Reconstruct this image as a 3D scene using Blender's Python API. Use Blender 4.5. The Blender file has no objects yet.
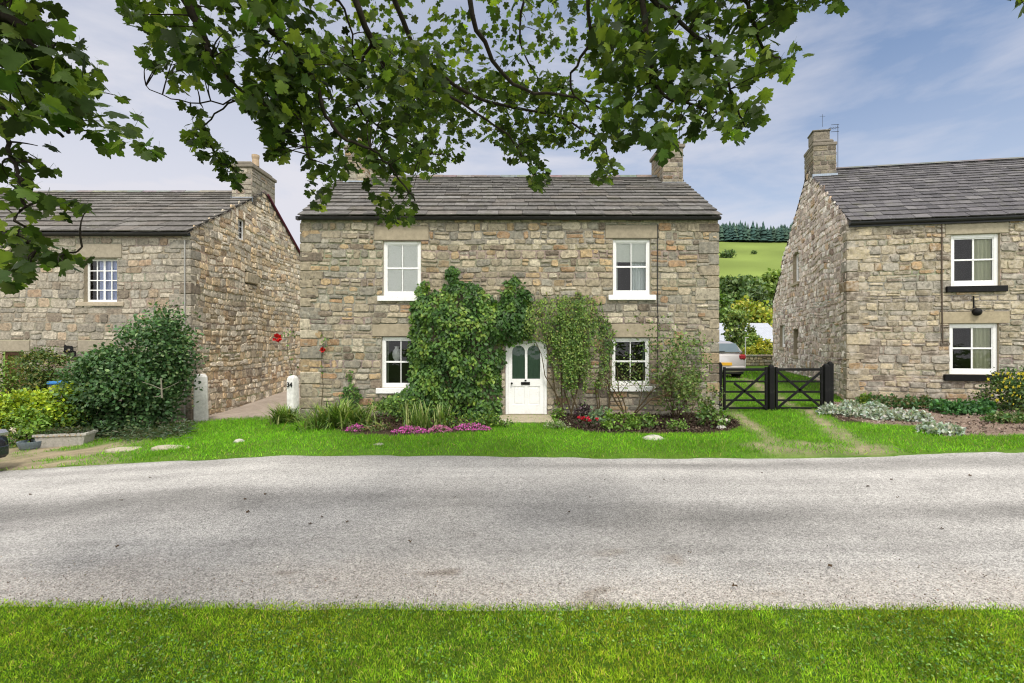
import bpy, math, random
import numpy as np
from mathutils import Vector, Matrix

random.seed(7)
RNG = np.random.default_rng(11)
SC = bpy.context.scene
COL = SC.collection
F = 483.6
CAMZ = 2.0
R = math.radians


def P(px, py, Y):
    """point at depth Y seen at picture position px, py"""
    return Vector(((px - 512) / F * Y, Y, CAMZ + (341.5 - py) / F * Y))


# ------------------------------------------------------------------ noise
def vnoise(x, y, s, seed=0):
    x = np.asarray(x, float) * s + seed * 17.31
    y = np.asarray(y, float) * s + seed * 9.17
    xi = np.floor(x).astype(np.int64); yi = np.floor(y).astype(np.int64)
    xf = x - xi; yf = y - yi
    def h(a, b):
        n = (a * 374761393 + b * 668265263 + seed * 982451653) & 0x7fffffff
        n = ((n ^ (n >> 13)) * 1274126177) & 0x7fffffff
        return ((n ^ (n >> 16)) & 0xffff) / 65535.0
    u = xf * xf * (3 - 2 * xf); v = yf * yf * (3 - 2 * yf)
    return (h(xi, yi) * (1 - u) + h(xi + 1, yi) * u) * (1 - v) + (h(xi, yi + 1) * (1 - u) + h(xi + 1, yi + 1) * u) * v


def fbm(x, y, s, seed=0):
    return (vnoise(x, y, s, seed) * .55 + vnoise(x, y, s * 2.1, seed + 1) * .28 + vnoise(x, y, s * 4.3, seed + 2) * .17)


def sm(a, b, x):
    t = np.clip((np.asarray(x, float) - a) / (b - a), 0, 1)
    return t * t * (3 - 2 * t)


# ------------------------------------------------------------------ materials
def nd(nt, t, **kw):
    n = nt.nodes.new(t)
    for k, v in kw.items():
        setattr(n, k, v)
    return n


def mat(name, color=None, rough=.8, spec=.3, nscale=0, namt=0, bump=0, bscale=40, translucent=0, tcol=None,
        metallic=0, speck=None, coat=0, smear=None):
    """colour = the per-face attribute 'col' (or one fixed colour), varied by noise"""
    m = bpy.data.materials.new(name); m.use_nodes = True
    nt = m.node_tree; L = nt.links
    b = nt.nodes['Principled BSDF']; out = nt.nodes['Material Output']
    b.inputs['Roughness'].default_value = rough
    b.inputs['Specular IOR Level'].default_value = spec
    b.inputs['Metallic'].default_value = metallic
    b.inputs['Coat Weight'].default_value = coat
    if color is None:
        a = nd(nt, 'ShaderNodeAttribute', attribute_name='col'); c = a.outputs['Color']
    else:
        a = nd(nt, 'ShaderNodeRGB'); a.outputs[0].default_value = (*color, 1); c = a.outputs[0]
    tc = nd(nt, 'ShaderNodeTexCoord')
    if namt:
        n = nd(nt, 'ShaderNodeTexNoise'); n.inputs['Scale'].default_value = nscale; n.inputs['Detail'].default_value = 6
        n.inputs['Roughness'].default_value = .65
        L.new(tc.outputs['Object'], n.inputs['Vector'])
        mr = nd(nt, 'ShaderNodeMapRange'); mr.inputs[1].default_value = .25; mr.inputs[2].default_value = .75
        mr.inputs[3].default_value = 1 - namt; mr.inputs[4].default_value = 1 + namt
        L.new(n.outputs['Fac'], mr.inputs[0])
        mx = nd(nt, 'ShaderNodeVectorMath', operation='SCALE')
        L.new(c, mx.inputs[0]); L.new(mr.outputs[0], mx.inputs['Scale']); c = mx.outputs[0]
    if speck:
        (sc, thr, scol, amt) = speck
        n = nd(nt, 'ShaderNodeTexNoise'); n.inputs['Scale'].default_value = sc; n.inputs['Detail'].default_value = 5
        n.inputs['Roughness'].default_value = .7
        L.new(tc.outputs['Object'], n.inputs['Vector'])
        mr = nd(nt, 'ShaderNodeMapRange'); mr.inputs[1].default_value = thr; mr.inputs[2].default_value = thr + .07
        mr.inputs[4].default_value = amt
        L.new(n.outputs['Fac'], mr.inputs[0])
        mx = nd(nt, 'ShaderNodeMix', data_type='RGBA'); L.new(mr.outputs[0], mx.inputs[0]); L.new(c, mx.inputs[6])
        mx.inputs[7].default_value = (*scol, 1); c = mx.outputs[2]
    if smear:
        for (sc, lo, hi, scol, amt) in smear:
            n = nd(nt, 'ShaderNodeTexNoise'); n.inputs['Scale'].default_value = sc; n.inputs['Detail'].default_value = 7
            n.inputs['Roughness'].default_value = .68; n.inputs['Distortion'].default_value = .4
            L.new(tc.outputs['Object'], n.inputs['Vector'])
            mr = nd(nt, 'ShaderNodeMapRange'); mr.inputs[1].default_value = lo; mr.inputs[2].default_value = hi; mr.inputs[4].default_value = amt
            L.new(n.outputs['Fac'], mr.inputs[0])
            mx = nd(nt, 'ShaderNodeMix', data_type='RGBA'); L.new(mr.outputs[0], mx.inputs[0]); L.new(c, mx.inputs[6])
            mx.inputs[7].default_value = (*scol, 1); c = mx.outputs[2]
    L.new(c, b.inputs['Base Color'])
    if bump:
        n = nd(nt, 'ShaderNodeTexNoise'); n.inputs['Scale'].default_value = bscale; n.inputs['Detail'].default_value = 6
        n.inputs['Roughness'].default_value = .7
        L.new(tc.outputs['Object'], n.inputs['Vector'])
        bp = nd(nt, 'ShaderNodeBump'); bp.inputs['Strength'].default_value = 1; bp.inputs['Distance'].default_value = bump
        L.new(n.outputs['Fac'], bp.inputs['Height']); L.new(bp.outputs[0], b.inputs['Normal'])
    if translucent:
        t = nd(nt, 'ShaderNodeBsdfTranslucent')
        if tcol:
            mm = nd(nt, 'ShaderNodeVectorMath', operation='MULTIPLY'); L.new(c, mm.inputs[0]); mm.inputs[1].default_value = tcol
            L.new(mm.outputs[0], t.inputs[0])
        else:
            L.new(c, t.inputs[0])
        mx = nd(nt, 'ShaderNodeMixShader'); mx.inputs[0].default_value = translucent
        L.new(b.outputs[0], mx.inputs[1]); L.new(t.outputs[0], mx.inputs[2]); L.new(mx.outputs[0], out.inputs[0])
    return m


M = {}
M['stone'] = mat('rubble_stone', None, .9, .2, 13, .62, .009, 45, speck=(28, .60, (.075, .06, .045), .6),
                 smear=[(7, .50, .64, (.37, .32, .235), .42), (.9, .48, .72, (.165, .155, .13), .48), (3.2, .54, .68, (.24, .215, .17), .40), (11, .57, .65, (.11, .095, .075), .70), (34, .56, .66, (.44, .395, .30), .40)])
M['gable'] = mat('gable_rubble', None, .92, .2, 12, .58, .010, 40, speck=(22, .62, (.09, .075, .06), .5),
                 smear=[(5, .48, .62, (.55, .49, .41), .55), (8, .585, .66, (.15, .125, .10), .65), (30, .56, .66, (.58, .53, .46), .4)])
M['dressed'] = mat('dressed_stone', None, .9, .2, 9, .22, .002, 70, speck=(14, .62, (.12, .10, .075), .55))
M['slate'] = mat('stone_slate', None, .9, .22, 7, .38, .005, 40, speck=(10, .61, (.33, .32, .28), .65), smear=[(2.2, .54, .72, (.085, .085, .05), .5), (20, .60, .66, (.34, .33, .28), .55)])
M['slate_right'] = mat('blue_slate', None, .75, .35, 7, .3, .003, 40, speck=(9, .66, (.42, .41, .38), .7), smear=[(2.2, .54, .72, (.085, .085, .05), .5), (20, .60, .66, (.34, .33, .28), .55)])
M['white'] = mat('white_paint', (.80, .80, .78), .5, .35, 20, .06, .0012, 50, smear=[(5, .56, .72, (.56, .54, .48), .45), (26, .64, .70, (.30, .27, .22), .55)])
M['white_rough'] = mat('whitewash', (.70, .69, .66), .85, .2, 14, .2, .008, 30, smear=[(4, .5, .7, (.40, .39, .34), .5)], speck=(20, .66, (.34, .31, .26), .6))
M['black'] = mat('black_paint', (.006, .006, .006), .6, .2, 30, .3, .002, 60, smear=[(9, .56, .70, (.035, .035, .032), .6)])
M['gutter'] = mat('gutter_black', (.018, .018, .02), .45, .4, 10, .3)
M['lead'] = mat('lead_flashing', (.30, .35, .42), .55, .4, 12, .2, .002, 30)
M['pot'] = mat('clay_pot', (.40, .30, .20), .85, .2, 20, .25, .002, 40)
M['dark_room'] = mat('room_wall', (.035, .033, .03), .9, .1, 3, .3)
M['curtain'] = mat('curtain_cloth', None, .9, .1, 20, .06, translucent=.06)
M['brown_wood'] = mat('brown_wood', (.12, .06, .03), .6, .3, 18, .3, .002, 50)
M['bark'] = mat('bark', (.035, .028, .022), .95, .1, 18, .5, .004, 50)
M['stem'] = mat('plant_stem', (.085, .065, .035), .9, .1, 20, .3, .002, 50)
M['leaf'] = mat('leaf', None, .5, .35, 22, .18, translucent=.22, tcol=(1.5, 1.5, .6))
M['tree_leaf'] = mat('sycamore_leaf', None, .55, .3, 26, .22, translucent=.42, tcol=(1.55, 1.6, .5))
M['grass'] = mat('grass_blade', None, .65, .2, 2, .1, translucent=.35, tcol=(1.25, 1.2, .7))
M['petal'] = mat('petal', None, .7, .2, 30, .15, translucent=.3)
M['soil'] = mat('soil_clod', None, .95, .1, 40, .4, .004, 80)
M['bare_stone'] = mat('field_stone', None, .9, .2, 18, .3, .006, 40, speck=(25, .6, (.10, .12, .05), .5))
M['concrete'] = mat('cast_stone', (.42, .40, .36), .9, .2, 16, .28, .004, 40, speck=(18, .6, (.16, .18, .10), .6))
M['metal_roof'] = mat('pale_sheet_roof', (.36, .38, .42), .6, .3, 4, .15)
M['paint_silver'] = mat('silver_car_paint', (.52, .50, .50), .3, .5, 3, .03, metallic=.35, coat=.5)
M['paint_dark'] = mat('dark_car_paint', (.012, .014, .022), .25, .5, 3, .05, coat=.6)
M['tyre'] = mat('tyre_rubber', (.012, .012, .012), .85, .2, 30, .2)
M['rim'] = mat('alloy_rim', (.5, .5, .52), .35, .5, metallic=.8)
M['car_glass'] = mat('car_glass', (.15, .20, .235), .06, .6, coat=.5)
M['tail'] = mat('tail_lamp_red', (.30, .02, .03), .15, .5, coat=.5)
M['plate'] = mat('yellow_plate', (.75, .42, .04), .5, .3)
M['plastic_black'] = mat('black_plastic', (.02, .02, .022), .6, .3)
M['blue_plastic'] = mat('blue_plastic', (.02, .16, .42), .45, .4, 10, .1)
M['vase'] = mat('white_ceramic', (.7, .72, .7), .25, .5)


def glass_mat():
    m = bpy.data.materials.new('window_glass'); m.use_nodes = True
    nt = m.node_tree; L = nt.links; nt.nodes.remove(nt.nodes['Principled BSDF'])
    out = nt.nodes['Material Output']
    tr = nd(nt, 'ShaderNodeBsdfTransparent'); tr.inputs[0].default_value = (1, 1, 1, 1)
    gl = nd(nt, 'ShaderNodeBsdfGlossy'); gl.inputs['Roughness'].default_value = .02
    tc = nd(nt, 'ShaderNodeTexCoord'); n = nd(nt, 'ShaderNodeTexNoise'); n.inputs['Scale'].default_value = 3.5
    bp = nd(nt, 'ShaderNodeBump'); bp.inputs['Distance'].default_value = .006
    L.new(tc.outputs['Object'], n.inputs['Vector']); L.new(n.outputs['Fac'], bp.inputs['Height']); L.new(bp.outputs[0], gl.inputs['Normal'])
    fr = nd(nt, 'ShaderNodeFresnel'); fr.inputs[0].default_value = 1.5
    mx = nd(nt, 'ShaderNodeMixShader'); L.new(fr.outputs[0], mx.inputs[0]); L.new(tr.outputs[0], mx.inputs[1]); L.new(gl.outputs[0], mx.inputs[2])
    L.new(mx.outputs[0], out.inputs[0])
    return m


M['glass'] = glass_mat()


# ------------------------------------------------------------------ mesh builder
class MB:
    def __init__(s):
        s.v = []; s.f = []; s.c = []

    def add(s, vs, fs, col=(.5, .5, .5)):
        n = len(s.v)
        s.v.extend([tuple(v) for v in vs])
        s.f.extend([tuple(i + n for i in f) for f in fs])
        if len(col) == len(vs) and hasattr(col[0], '__len__'):
            s.c.extend([tuple(c) for c in col])
        else:
            s.c.extend([tuple(col)] * len(vs))

    def box(s, c, d, col=(.5, .5, .5), X=(1, 0, 0), Y=(0, 1, 0), Z=(0, 0, 1), bev=0.0):
        c = Vector(c); X = Vector(X) * d[0] / 2; Y = Vector(Y) * d[1] / 2; Z = Vector(Z) * d[2] / 2
        if not bev:
            vs = [c + X * a + Y * b + Z * e for e in (-1, 1) for a, b in ((-1, -1), (1, -1), (1, 1), (-1, 1))]
            fs = [(0, 3, 2, 1), (4, 5, 6, 7), (0, 1, 5, 4), (1, 2, 6, 5), (2, 3, 7, 6), (3, 0, 4, 7)]
            s.add(vs, fs, col); return
        # bevelled box: 24 vertices
        hx, hy, hz = [max(1e-6, q / 2) for q in d]
        b = min(bev, hx * .9, hy * .9, hz * .9)
        ux, uy, uz = X / hx, Y / hy, Z / hz
        vs = []; idx = {}
        for sx in (-1, 1):
            for sy in (-1, 1):
                for sz in (-1, 1):
                    for ax in range(3):
                        p = [sx * hx, sy * hy, sz * hz]
                        q = [sx * (hx - b), sy * (hy - b), sz * (hz - b)]
                        q[ax] = p[ax]
                        idx[(sx, sy, sz, ax)] = len(vs)
                        vs.append(c + ux * q[0] + uy * q[1] + uz * q[2])
        fs = []
        for sx in (-1, 1):
            fs.append([idx[(sx, a, e, 0)] for a, e in ((-1, -1), (1, -1), (1, 1), (-1, 1))])
            fs.append([idx[(a, sx, e, 1)] for a, e in ((-1, -1), (1, -1), (1, 1), (-1, 1))])
            fs.append([idx[(a, e, sx, 2)] for a, e in ((-1, -1), (1, -1), (1, 1), (-1, 1))])
        for a in (-1, 1):
            for e in (-1, 1):
                fs.append([idx[(-1, a, e, 1)], idx[(1, a, e, 1)], idx[(1, a, e, 2)], idx[(-1, a, e, 2)]])
                fs.append([idx[(a, -1, e, 0)], idx[(a, 1, e, 0)], idx[(a, 1, e, 2)], idx[(a, -1, e, 2)]])
                fs.append([idx[(a, e, -1, 0)], idx[(a, e, 1, 0)], idx[(a, e, 1, 1)], idx[(a, e, -1, 1)]])
                for z in (-1, 1):
                    fs.append([idx[(a, e, z, 0)], idx[(a, e, z, 1)], idx[(a, e, z, 2)]])
        s.add(vs, fs, col)

    def tube(s, pts, rad, n=6, col=(.5, .5, .5), cap=True):
        pts = [Vector(p) for p in pts]
        if not hasattr(rad, '__len__'): rad = [rad] * len(pts)
        vs = []; fs = []
        up = Vector((.31, .17, .93))
        for i, p in enumerate(pts):
            d = (pts[min(i + 1, len(pts) - 1)] - pts[max(i - 1, 0)])
            d = d.normalized() if d.length > 1e-9 else Vector((0, 0, 1))
            a = d.cross(up)
            if a.length < .05: a = d.cross(Vector((1, 0, 0)))
            a.normalize(); b = d.cross(a)
            for k in range(n):
                t = 2 * math.pi * k / n
                vs.append(p + (a * math.cos(t) + b * math.sin(t)) * rad[i])
        for i in range(len(pts) - 1):
            for k in range(n):
                k2 = (k + 1) % n
                fs.append((i * n + k, i * n + k2, (i + 1) * n + k2, (i + 1) * n + k))
        if cap:
            fs.append(tuple(range(n))[::-1]); fs.append(tuple((len(pts) - 1) * n + k for k in range(n)))
        s.add(vs, fs, col)

    def lathe(s, o, prof, n=16, col=(.5, .5, .5)):
        o = Vector(o); vs = []; fs = []
        for r, z in prof:
            for k in range(n):
                t = 2 * math.pi * k / n
                vs.append(o + Vector((r * math.cos(t), r * math.sin(t), z)))
        for i in range(len(prof) - 1):
            for k in range(n):
                k2 = (k + 1) % n
                fs.append((i * n + k, i * n + k2, (i + 1) * n + k2, (i + 1) * n + k))
        fs.append(tuple(range(n))[::-1]); fs.append(tuple((len(prof) - 1) * n + k for k in range(n)))
        s.add(vs, fs, col)

    def build(s, name, m, parent=None, smooth=False, org=None):
        if org is None:
            org = Vector(parent['_org']) if parent is not None and '_org' in parent else Vector((0, 0, 0))
        v = np.array(s.v, dtype=np.float64).reshape(-1, 3) - np.array(org)
        me = bpy.data.meshes.new(name)
        me.from_pydata(v.tolist(), [], s.f)
        a = me.color_attributes.new('col', 'FLOAT_COLOR', 'POINT')
        c = np.ones((len(v), 4), dtype=np.float32); c[:, :3] = np.array(s.c, dtype=np.float32).reshape(-1, 3)
        a.data.foreach_set('color', c.ravel())
        me.materials.append(m)
        if smooth: me.polygons.foreach_set('use_smooth', [True] * len(me.polygons))
        me.update()
        return link(name, me, parent, org)


def link(name, me, parent, org):
    o = bpy.data.objects.new(name, me); COL.objects.link(o)
    if parent is not None:
        o.parent = parent
        o['_org'] = list(org)
    else:
        o.location = org
        o['_org'] = list(org)
    return o


def thing(name, label, cat, org, group=None):
    o = bpy.data.objects.new(name, None); COL.objects.link(o)
    o.location = Vector(org); o['_org'] = list(org); o.empty_display_size = .2
    o['label'] = label; o['category'] = cat
    if group: o['group'] = group
    return o


def tag(o, label, cat, group=None, kind=None):
    o['label'] = label; o['category'] = cat
    if group: o['group'] = group
    if kind: o['kind'] = kind
    return o


def struct(o):
    o['kind'] = 'structure'; return o


def fast_mesh(name, V, faces_flat, counts, C, m, parent=None, org=(0, 0, 0), smooth=False):
    me = bpy.data.meshes.new(name)
    V = np.asarray(V, dtype=np.float32) - np.asarray(org, dtype=np.float32)
    me.vertices.add(len(V)); me.vertices.foreach_set('co', V.ravel())
    me.loops.add(len(faces_flat)); me.loops.foreach_set('vertex_index', np.asarray(faces_flat, dtype=np.int32))
    me.polygons.add(len(counts))
    starts = np.concatenate([[0], np.cumsum(counts)[:-1]]).astype(np.int32)
    me.polygons.foreach_set('loop_start', starts)
    me.update(calc_edges=True)
    a = me.color_attributes.new('col', 'FLOAT_COLOR', 'POINT')
    c = np.ones((len(V), 4), dtype=np.float32); c[:, :3] = C
    a.data.foreach_set('color', c.ravel())
    me.materials.append(m)
    if smooth: me.polygons.foreach_set('use_smooth', [True] * len(counts))
    me.validate()
    return link(name, me, parent, Vector(org))


def norm(a):
    return a / (np.linalg.norm(a, axis=1, keepdims=True) + 1e-9)


def scatter(name, tpl, pos, fwd, nrm, size, colr, m, parent=None, org=(0, 0, 0), widths=None, smooth=False):
    """many small leaves in ONE mesh: tpl is (verts, faces); leaf axis = fwd, face = nrm"""
    tv, tf = tpl
    tv = np.asarray(tv, float)
    pos = np.asarray(pos, float); N = len(pos)
    f = norm(np.asarray(fwd, float)); x = norm(np.cross(f, np.asarray(nrm, float))); z = np.cross(x, f)
    size = np.broadcast_to(np.asarray(size, float), (N,))
    w = size if widths is None else size * widths
    V = (pos[:, None, :] + x[:, None, :] * (tv[None, :, 0:1] * w[:, None, None]) + f[:, None, :] * (tv[None, :, 1:2] * size[:, None, None])
         + z[:, None, :] * (tv[None, :, 2:3] * size[:, None, None]))
    k = len(tv)
    flat = np.concatenate([np.array(q) for q in tf]); cnt = np.array([len(q) for q in tf])
    FF = (flat[None, :] + (np.arange(N) * k)[:, None]).ravel(); CC = np.tile(cnt, N)
    C = np.repeat(np.asarray(colr, float), k, axis=0)
    return fast_mesh(name, V.reshape(-1, 3), FF, CC, C, m, parent, org, smooth)


LEAF = ([(0, 0, 0), (-.27, .25, .05), (-.30, .58, .06), (0, 1, -.12), (.30, .58, .06), (.27, .25, .05), (0, .5, -.03)],
        [(0, 6, 2, 1), (6, 3, 2), (0, 5, 4, 6), (6, 4, 3)])
NARROW = ([(0, 0, 0), (-.10, .4, .03), (0, 1, -.1), (.10, .4, .03)], [(0, 3, 2, 1)])
DIAM = ([(0, 0, 0), (-.36, .5, .06), (0, 1, -.1), (.36, .5, .06)], [(0, 2, 1), (0, 3, 2)])
BLADE = ([(-.5, 0, 0), (.5, 0, 0), (-.36, .55, .0), (.36, .55, .0), (0, 1, -.16)], [(0, 1, 3, 2), (2, 3, 4)])
_h = [(.16, -.10), (.34, -.10), (.42, -.02), (.38, .06), (.44, .13), (.34, .21), (.46, .25), (.60, .40), (.60, .50), (.47, .50), (.42, .60), (.24, .55),
      (.31, .72), (.24, .82), (.12, .86)]
_o = [(0, .0)] + _h + [(0, 1.0)] + [(-a, b) for a, b in _h[::-1]]
SYC = ([(0, .3, 0)] + [(a, b, -.30 * (abs(a) ** 1.6) - .10 * max(0, b - .3) ** 1.4) for a, b in _o] + [(-.012, 0, 0), (.012, 0, 0), (.01, -.55, .1), (-.01, -.55, .1)],
       [(0, 1 + i, 1 + (i + 1) % len(_o)) for i in range(len(_o))] + [(len(_o) + 1, len(_o) + 2, len(_o) + 3, len(_o) + 4)])


def pal(n, cols, jit=.18, wts=None):
    cols = np.array(cols)
    i = RNG.choice(len(cols), n, p=wts)
    return np.clip(cols[i] * (1 + RNG.normal(0, jit, (n, 1))) * (1 + RNG.normal(0, .05, (n, 3))), .002, 1)


def rdir(n, up=0.0):
    d = RNG.normal(0, 1, (n, 3)); d[:, 2] += up
    return norm(d)


# ------------------------------------------------------------------ world, sun, camera
SUN_DIR = Vector((.22, -.72, 1.15)).normalized()
w = bpy.data.worlds.new('World'); SC.world = w; w.use_nodes = True
nt = w.node_tree; L = nt.links
bg = nt.nodes['Background']
sky = nd(nt, 'ShaderNodeTexSky', sky_type='NISHITA'); sky.sun_disc = False
sky.sun_elevation = math.asin(SUN_DIR.z); sky.sun_rotation = math.atan2(SUN_DIR.x, SUN_DIR.y)
sky.dust_density = 1.5; sky.air_density = 1.0; sky.ozone_density = 2.0
tc = nd(nt, 'ShaderNodeTexCoord'); mp = nd(nt, 'ShaderNodeMapping'); mp.inputs['Scale'].default_value = (1.0, 1.0, 3.2)
mp.inputs['Rotation'].default_value = (0, R(14), 0)
L.new(tc.outputs['Generated'], mp.inputs[0])
n1 = nd(nt, 'ShaderNodeTexNoise'); n1.inputs['Scale'].default_value = 3.1; n1.inputs['Detail'].default_value = 7; n1.inputs['Roughness'].default_value = .55
n1.inputs['Distortion'].default_value = .3
L.new(mp.outputs[0], n1.inputs['Vector'])
r1 = nd(nt, 'ShaderNodeMapRange'); r1.inputs[1].default_value = .45; r1.inputs[2].default_value = .74; r1.inputs[4].default_value = .85
L.new(n1.outputs['Fac'], r1.inputs[0])
sx = nd(nt, 'ShaderNodeSeparateXYZ'); L.new(tc.outputs['Generated'], sx.inputs[0])
rz = nd(nt, 'ShaderNodeMapRange', interpolation_type='SMOOTHSTEP'); rz.inputs[1].default_value = .55; rz.inputs[2].default_value = .05  # more veil low down
L.new(sx.outputs['Z'], rz.inputs[0])
rx = nd(nt, 'ShaderNodeMapRange', interpolation_type='SMOOTHSTEP'); rx.inputs[1].default_value = .55; rx.inputs[2].default_value = -.35  # cloudier to the left
L.new(sx.outputs['X'], rx.inputs[0])
ry = nd(nt, 'ShaderNodeMapRange', interpolation_type='SMOOTHSTEP'); ry.inputs[1].default_value = .63; ry.inputs[2].default_value = .15  # cloud added beside and behind, out of view
L.new(sx.outputs['Y'], ry.inputs[0])
def mth(op, a, b):
    n = nd(nt, 'ShaderNodeMath', operation=op); n.use_clamp = True
    for i, q in enumerate((a, b)):
        if isinstance(q, (int, float)): n.inputs[i].default_value = q
        else: L.new(q, n.inputs[i])
    return n.outputs[0]
veil = mth('ADD', mth('MULTIPLY', rz.outputs[0], .55), mth('MULTIPLY', rx.outputs[0], .55))
veil = mth('ADD', veil, mth('MULTIPLY', ry.outputs[0], .8))
fac = mth('ADD', mth('ADD', veil, .0), mth('MULTIPLY', r1.outputs[0], .72))
skm = nd(nt, 'ShaderNodeVectorMath', operation='SCALE'); L.new(sky.outputs[0], skm.inputs[0]); skm.inputs['Scale'].default_value = .8
mx = nd(nt, 'ShaderNodeMix', data_type='RGBA'); L.new(fac, mx.inputs[0]); L.new(skm.outputs[0], mx.inputs[6])
cl = nd(nt, 'ShaderNodeMix', data_type='RGBA'); L.new(ry.outputs[0], cl.inputs[0])
cl.inputs[6].default_value = (3.75, 3.75, 4.1, 1); cl.inputs[7].default_value = (8.6, 8.5, 8.6, 1)   # unseen cloud made brighter to light the facades and gables
L.new(cl.outputs[2], mx.inputs[7])
L.new(mx.outputs[2], bg.inputs['Color']); bg.inputs['Strength'].default_value = .105

sd = bpy.data.lights.new('sun', 'SUN'); sd.energy = 1.5; sd.angle = R(11); sd.color = (1, .95, .87)
so = bpy.data.objects.new('sun', sd); COL.objects.link(so)
so.rotation_euler = (-SUN_DIR).to_track_quat('-Z', 'Y').to_euler(); so.location = (0, 0, 20)

cd = bpy.data.cameras.new('camera'); cd.lens = 17.0; cd.sensor_width = 36; cd.clip_end = 6000; cd.clip_start = .05
co = bpy.data.objects.new('camera', cd); COL.objects.link(co); co.location = (0, 0, CAMZ); co.rotation_euler = (R(90), 0, 0)
SC.camera = co
vs_ = SC.view_settings
SC.display_settings.display_device = 'sRGB'
vs_.view_transform = 'Standard'; vs_.look = 'None'; vs_.exposure = .95; vs_.gamma = 1; vs_.use_curve_mapping = False
SC.render.engine = 'CYCLES'
cy = SC.cycles
cy.use_denoising = True; cy.filter_width = 1.15
cy.max_bounces = 8; cy.transparent_max_bounces = 12; cy.diffuse_bounces = 4; cy.glossy_bounces = 3; cy.transmission_bounces = 4
cy.sample_clamp_indirect = 3; cy.blur_glossy = 1.0; cy.use_adaptive_sampling = False


# ------------------------------------------------------------------ ground
def near_edge(x): return 3.61 - .008 * np.asarray(x, float) + .05 * (vnoise(x, 0 * np.asarray(x, float), .9, 3) - .5)
def far_edge(x): return 8.36 - .028 * np.asarray(x, float) + .10 * (vnoise(x, 0 * np.asarray(x, float), 3.1, 6) - .5) + .12 * (vnoise(x, 0 * np.asarray(x, float), .7, 5) - .5)


def hill(x, y):
    x = np.asarray(x, float); y = np.asarray(y, float)
    t = y - 66
    s = np.where(t > 0, t * t / (np.abs(t) + 26), 0) * .268
    top = 88 + .012 * x
    s = np.where(s > top, top + (s - top) * .12, s)
    s = s * (.12 + .88 * sm(-150, 110, x))
    return s + np.where(t > 0, (vnoise(x, y, .012, 8) - .5) * np.minimum(t * .03, 5), 0)


def g(x, y):
    x = np.asarray(x, float); y = np.asarray(y, float)
    z = -.06 * np.clip(-x - 4, 0, 8) * (1 - .75 * sm(15, 21, y))
    z = z + .03 * np.clip(x - 4, 0, 9)
    z = z + .45 * sm(13.6, 17.6, y) * sm(2, 6, x)
    return z + hill(x, y)


def gz(x, y): return float(g(x, y))


def inpoly(x, y, poly):
    x = np.asarray(x, float); y = np.asarray(y, float); r = np.zeros(x.shape, bool)
    n = len(poly)
    for i in range(n):
        x1, y1 = poly[i]; x2, y2 = poly[(i + 1) % n]
        c = ((y1 > y) != (y2 > y)) & (x < (x2 - x1) * (y - y1) / (y2 - y1 + 1e-12) + x1)
        r ^= c
    return r


def dist_poly(x, y, pts):
    x = np.asarray(x, float); y = np.asarray(y, float); d = np.full(x.shape, 1e9)
    for (x1, y1), (x2, y2) in zip(pts[:-1], pts[1:]):
        vx, vy = x2 - x1, y2 - y1
        t = np.clip(((x - x1) * vx + (y - y1) * vy) / (vx * vx + vy * vy), 0, 1)
        d = np.minimum(d, np.hypot(x - x1 - t * vx, y - y1 - t * vy))
    return d


def gp(px, py):
    """ground point under a picture position"""
    z = 0.
    for _ in range(40):
        Y = (CAMZ - z) * F / (py - 341.5); X = (px - 512) / F * Y
        z = gz(X, Y)
    return X, Y


TRACK1 = [gp(776, 452), gp(764, 436), gp(745, 421), gp(731, 411), (6.6, 15.5), (7.1, 18)]
TRACK2 = [gp(868, 452), gp(842, 437), gp(822, 422), gp(806, 411), (8.3, 15.5), (8.7, 19.0), (9.1, 24)]
BED_R = [gp(556, 419), gp(566, 429), gp(590, 434), gp(640, 436), (4.2, 10.35), (4.75, 10.55), (5.3, 11.1), (5.5, 11.8), (5.45, 12.9), (1.2, 12.9)]
BED_L = [(-4.3, 12.9), (-4.2, 11.3), gp(350, 438), gp(400, 439), gp(445, 436), gp(485, 431), (-.6, 12.0), (-.45, 12.9)]
BED_RH = [gp(826, 412), gp(840, 423), gp(925, 428), gp(945, 438), gp(990, 436), gp(1100, 436), (15.5, 12.9), (12, 13.9), (9.0, 14.2)]


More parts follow.
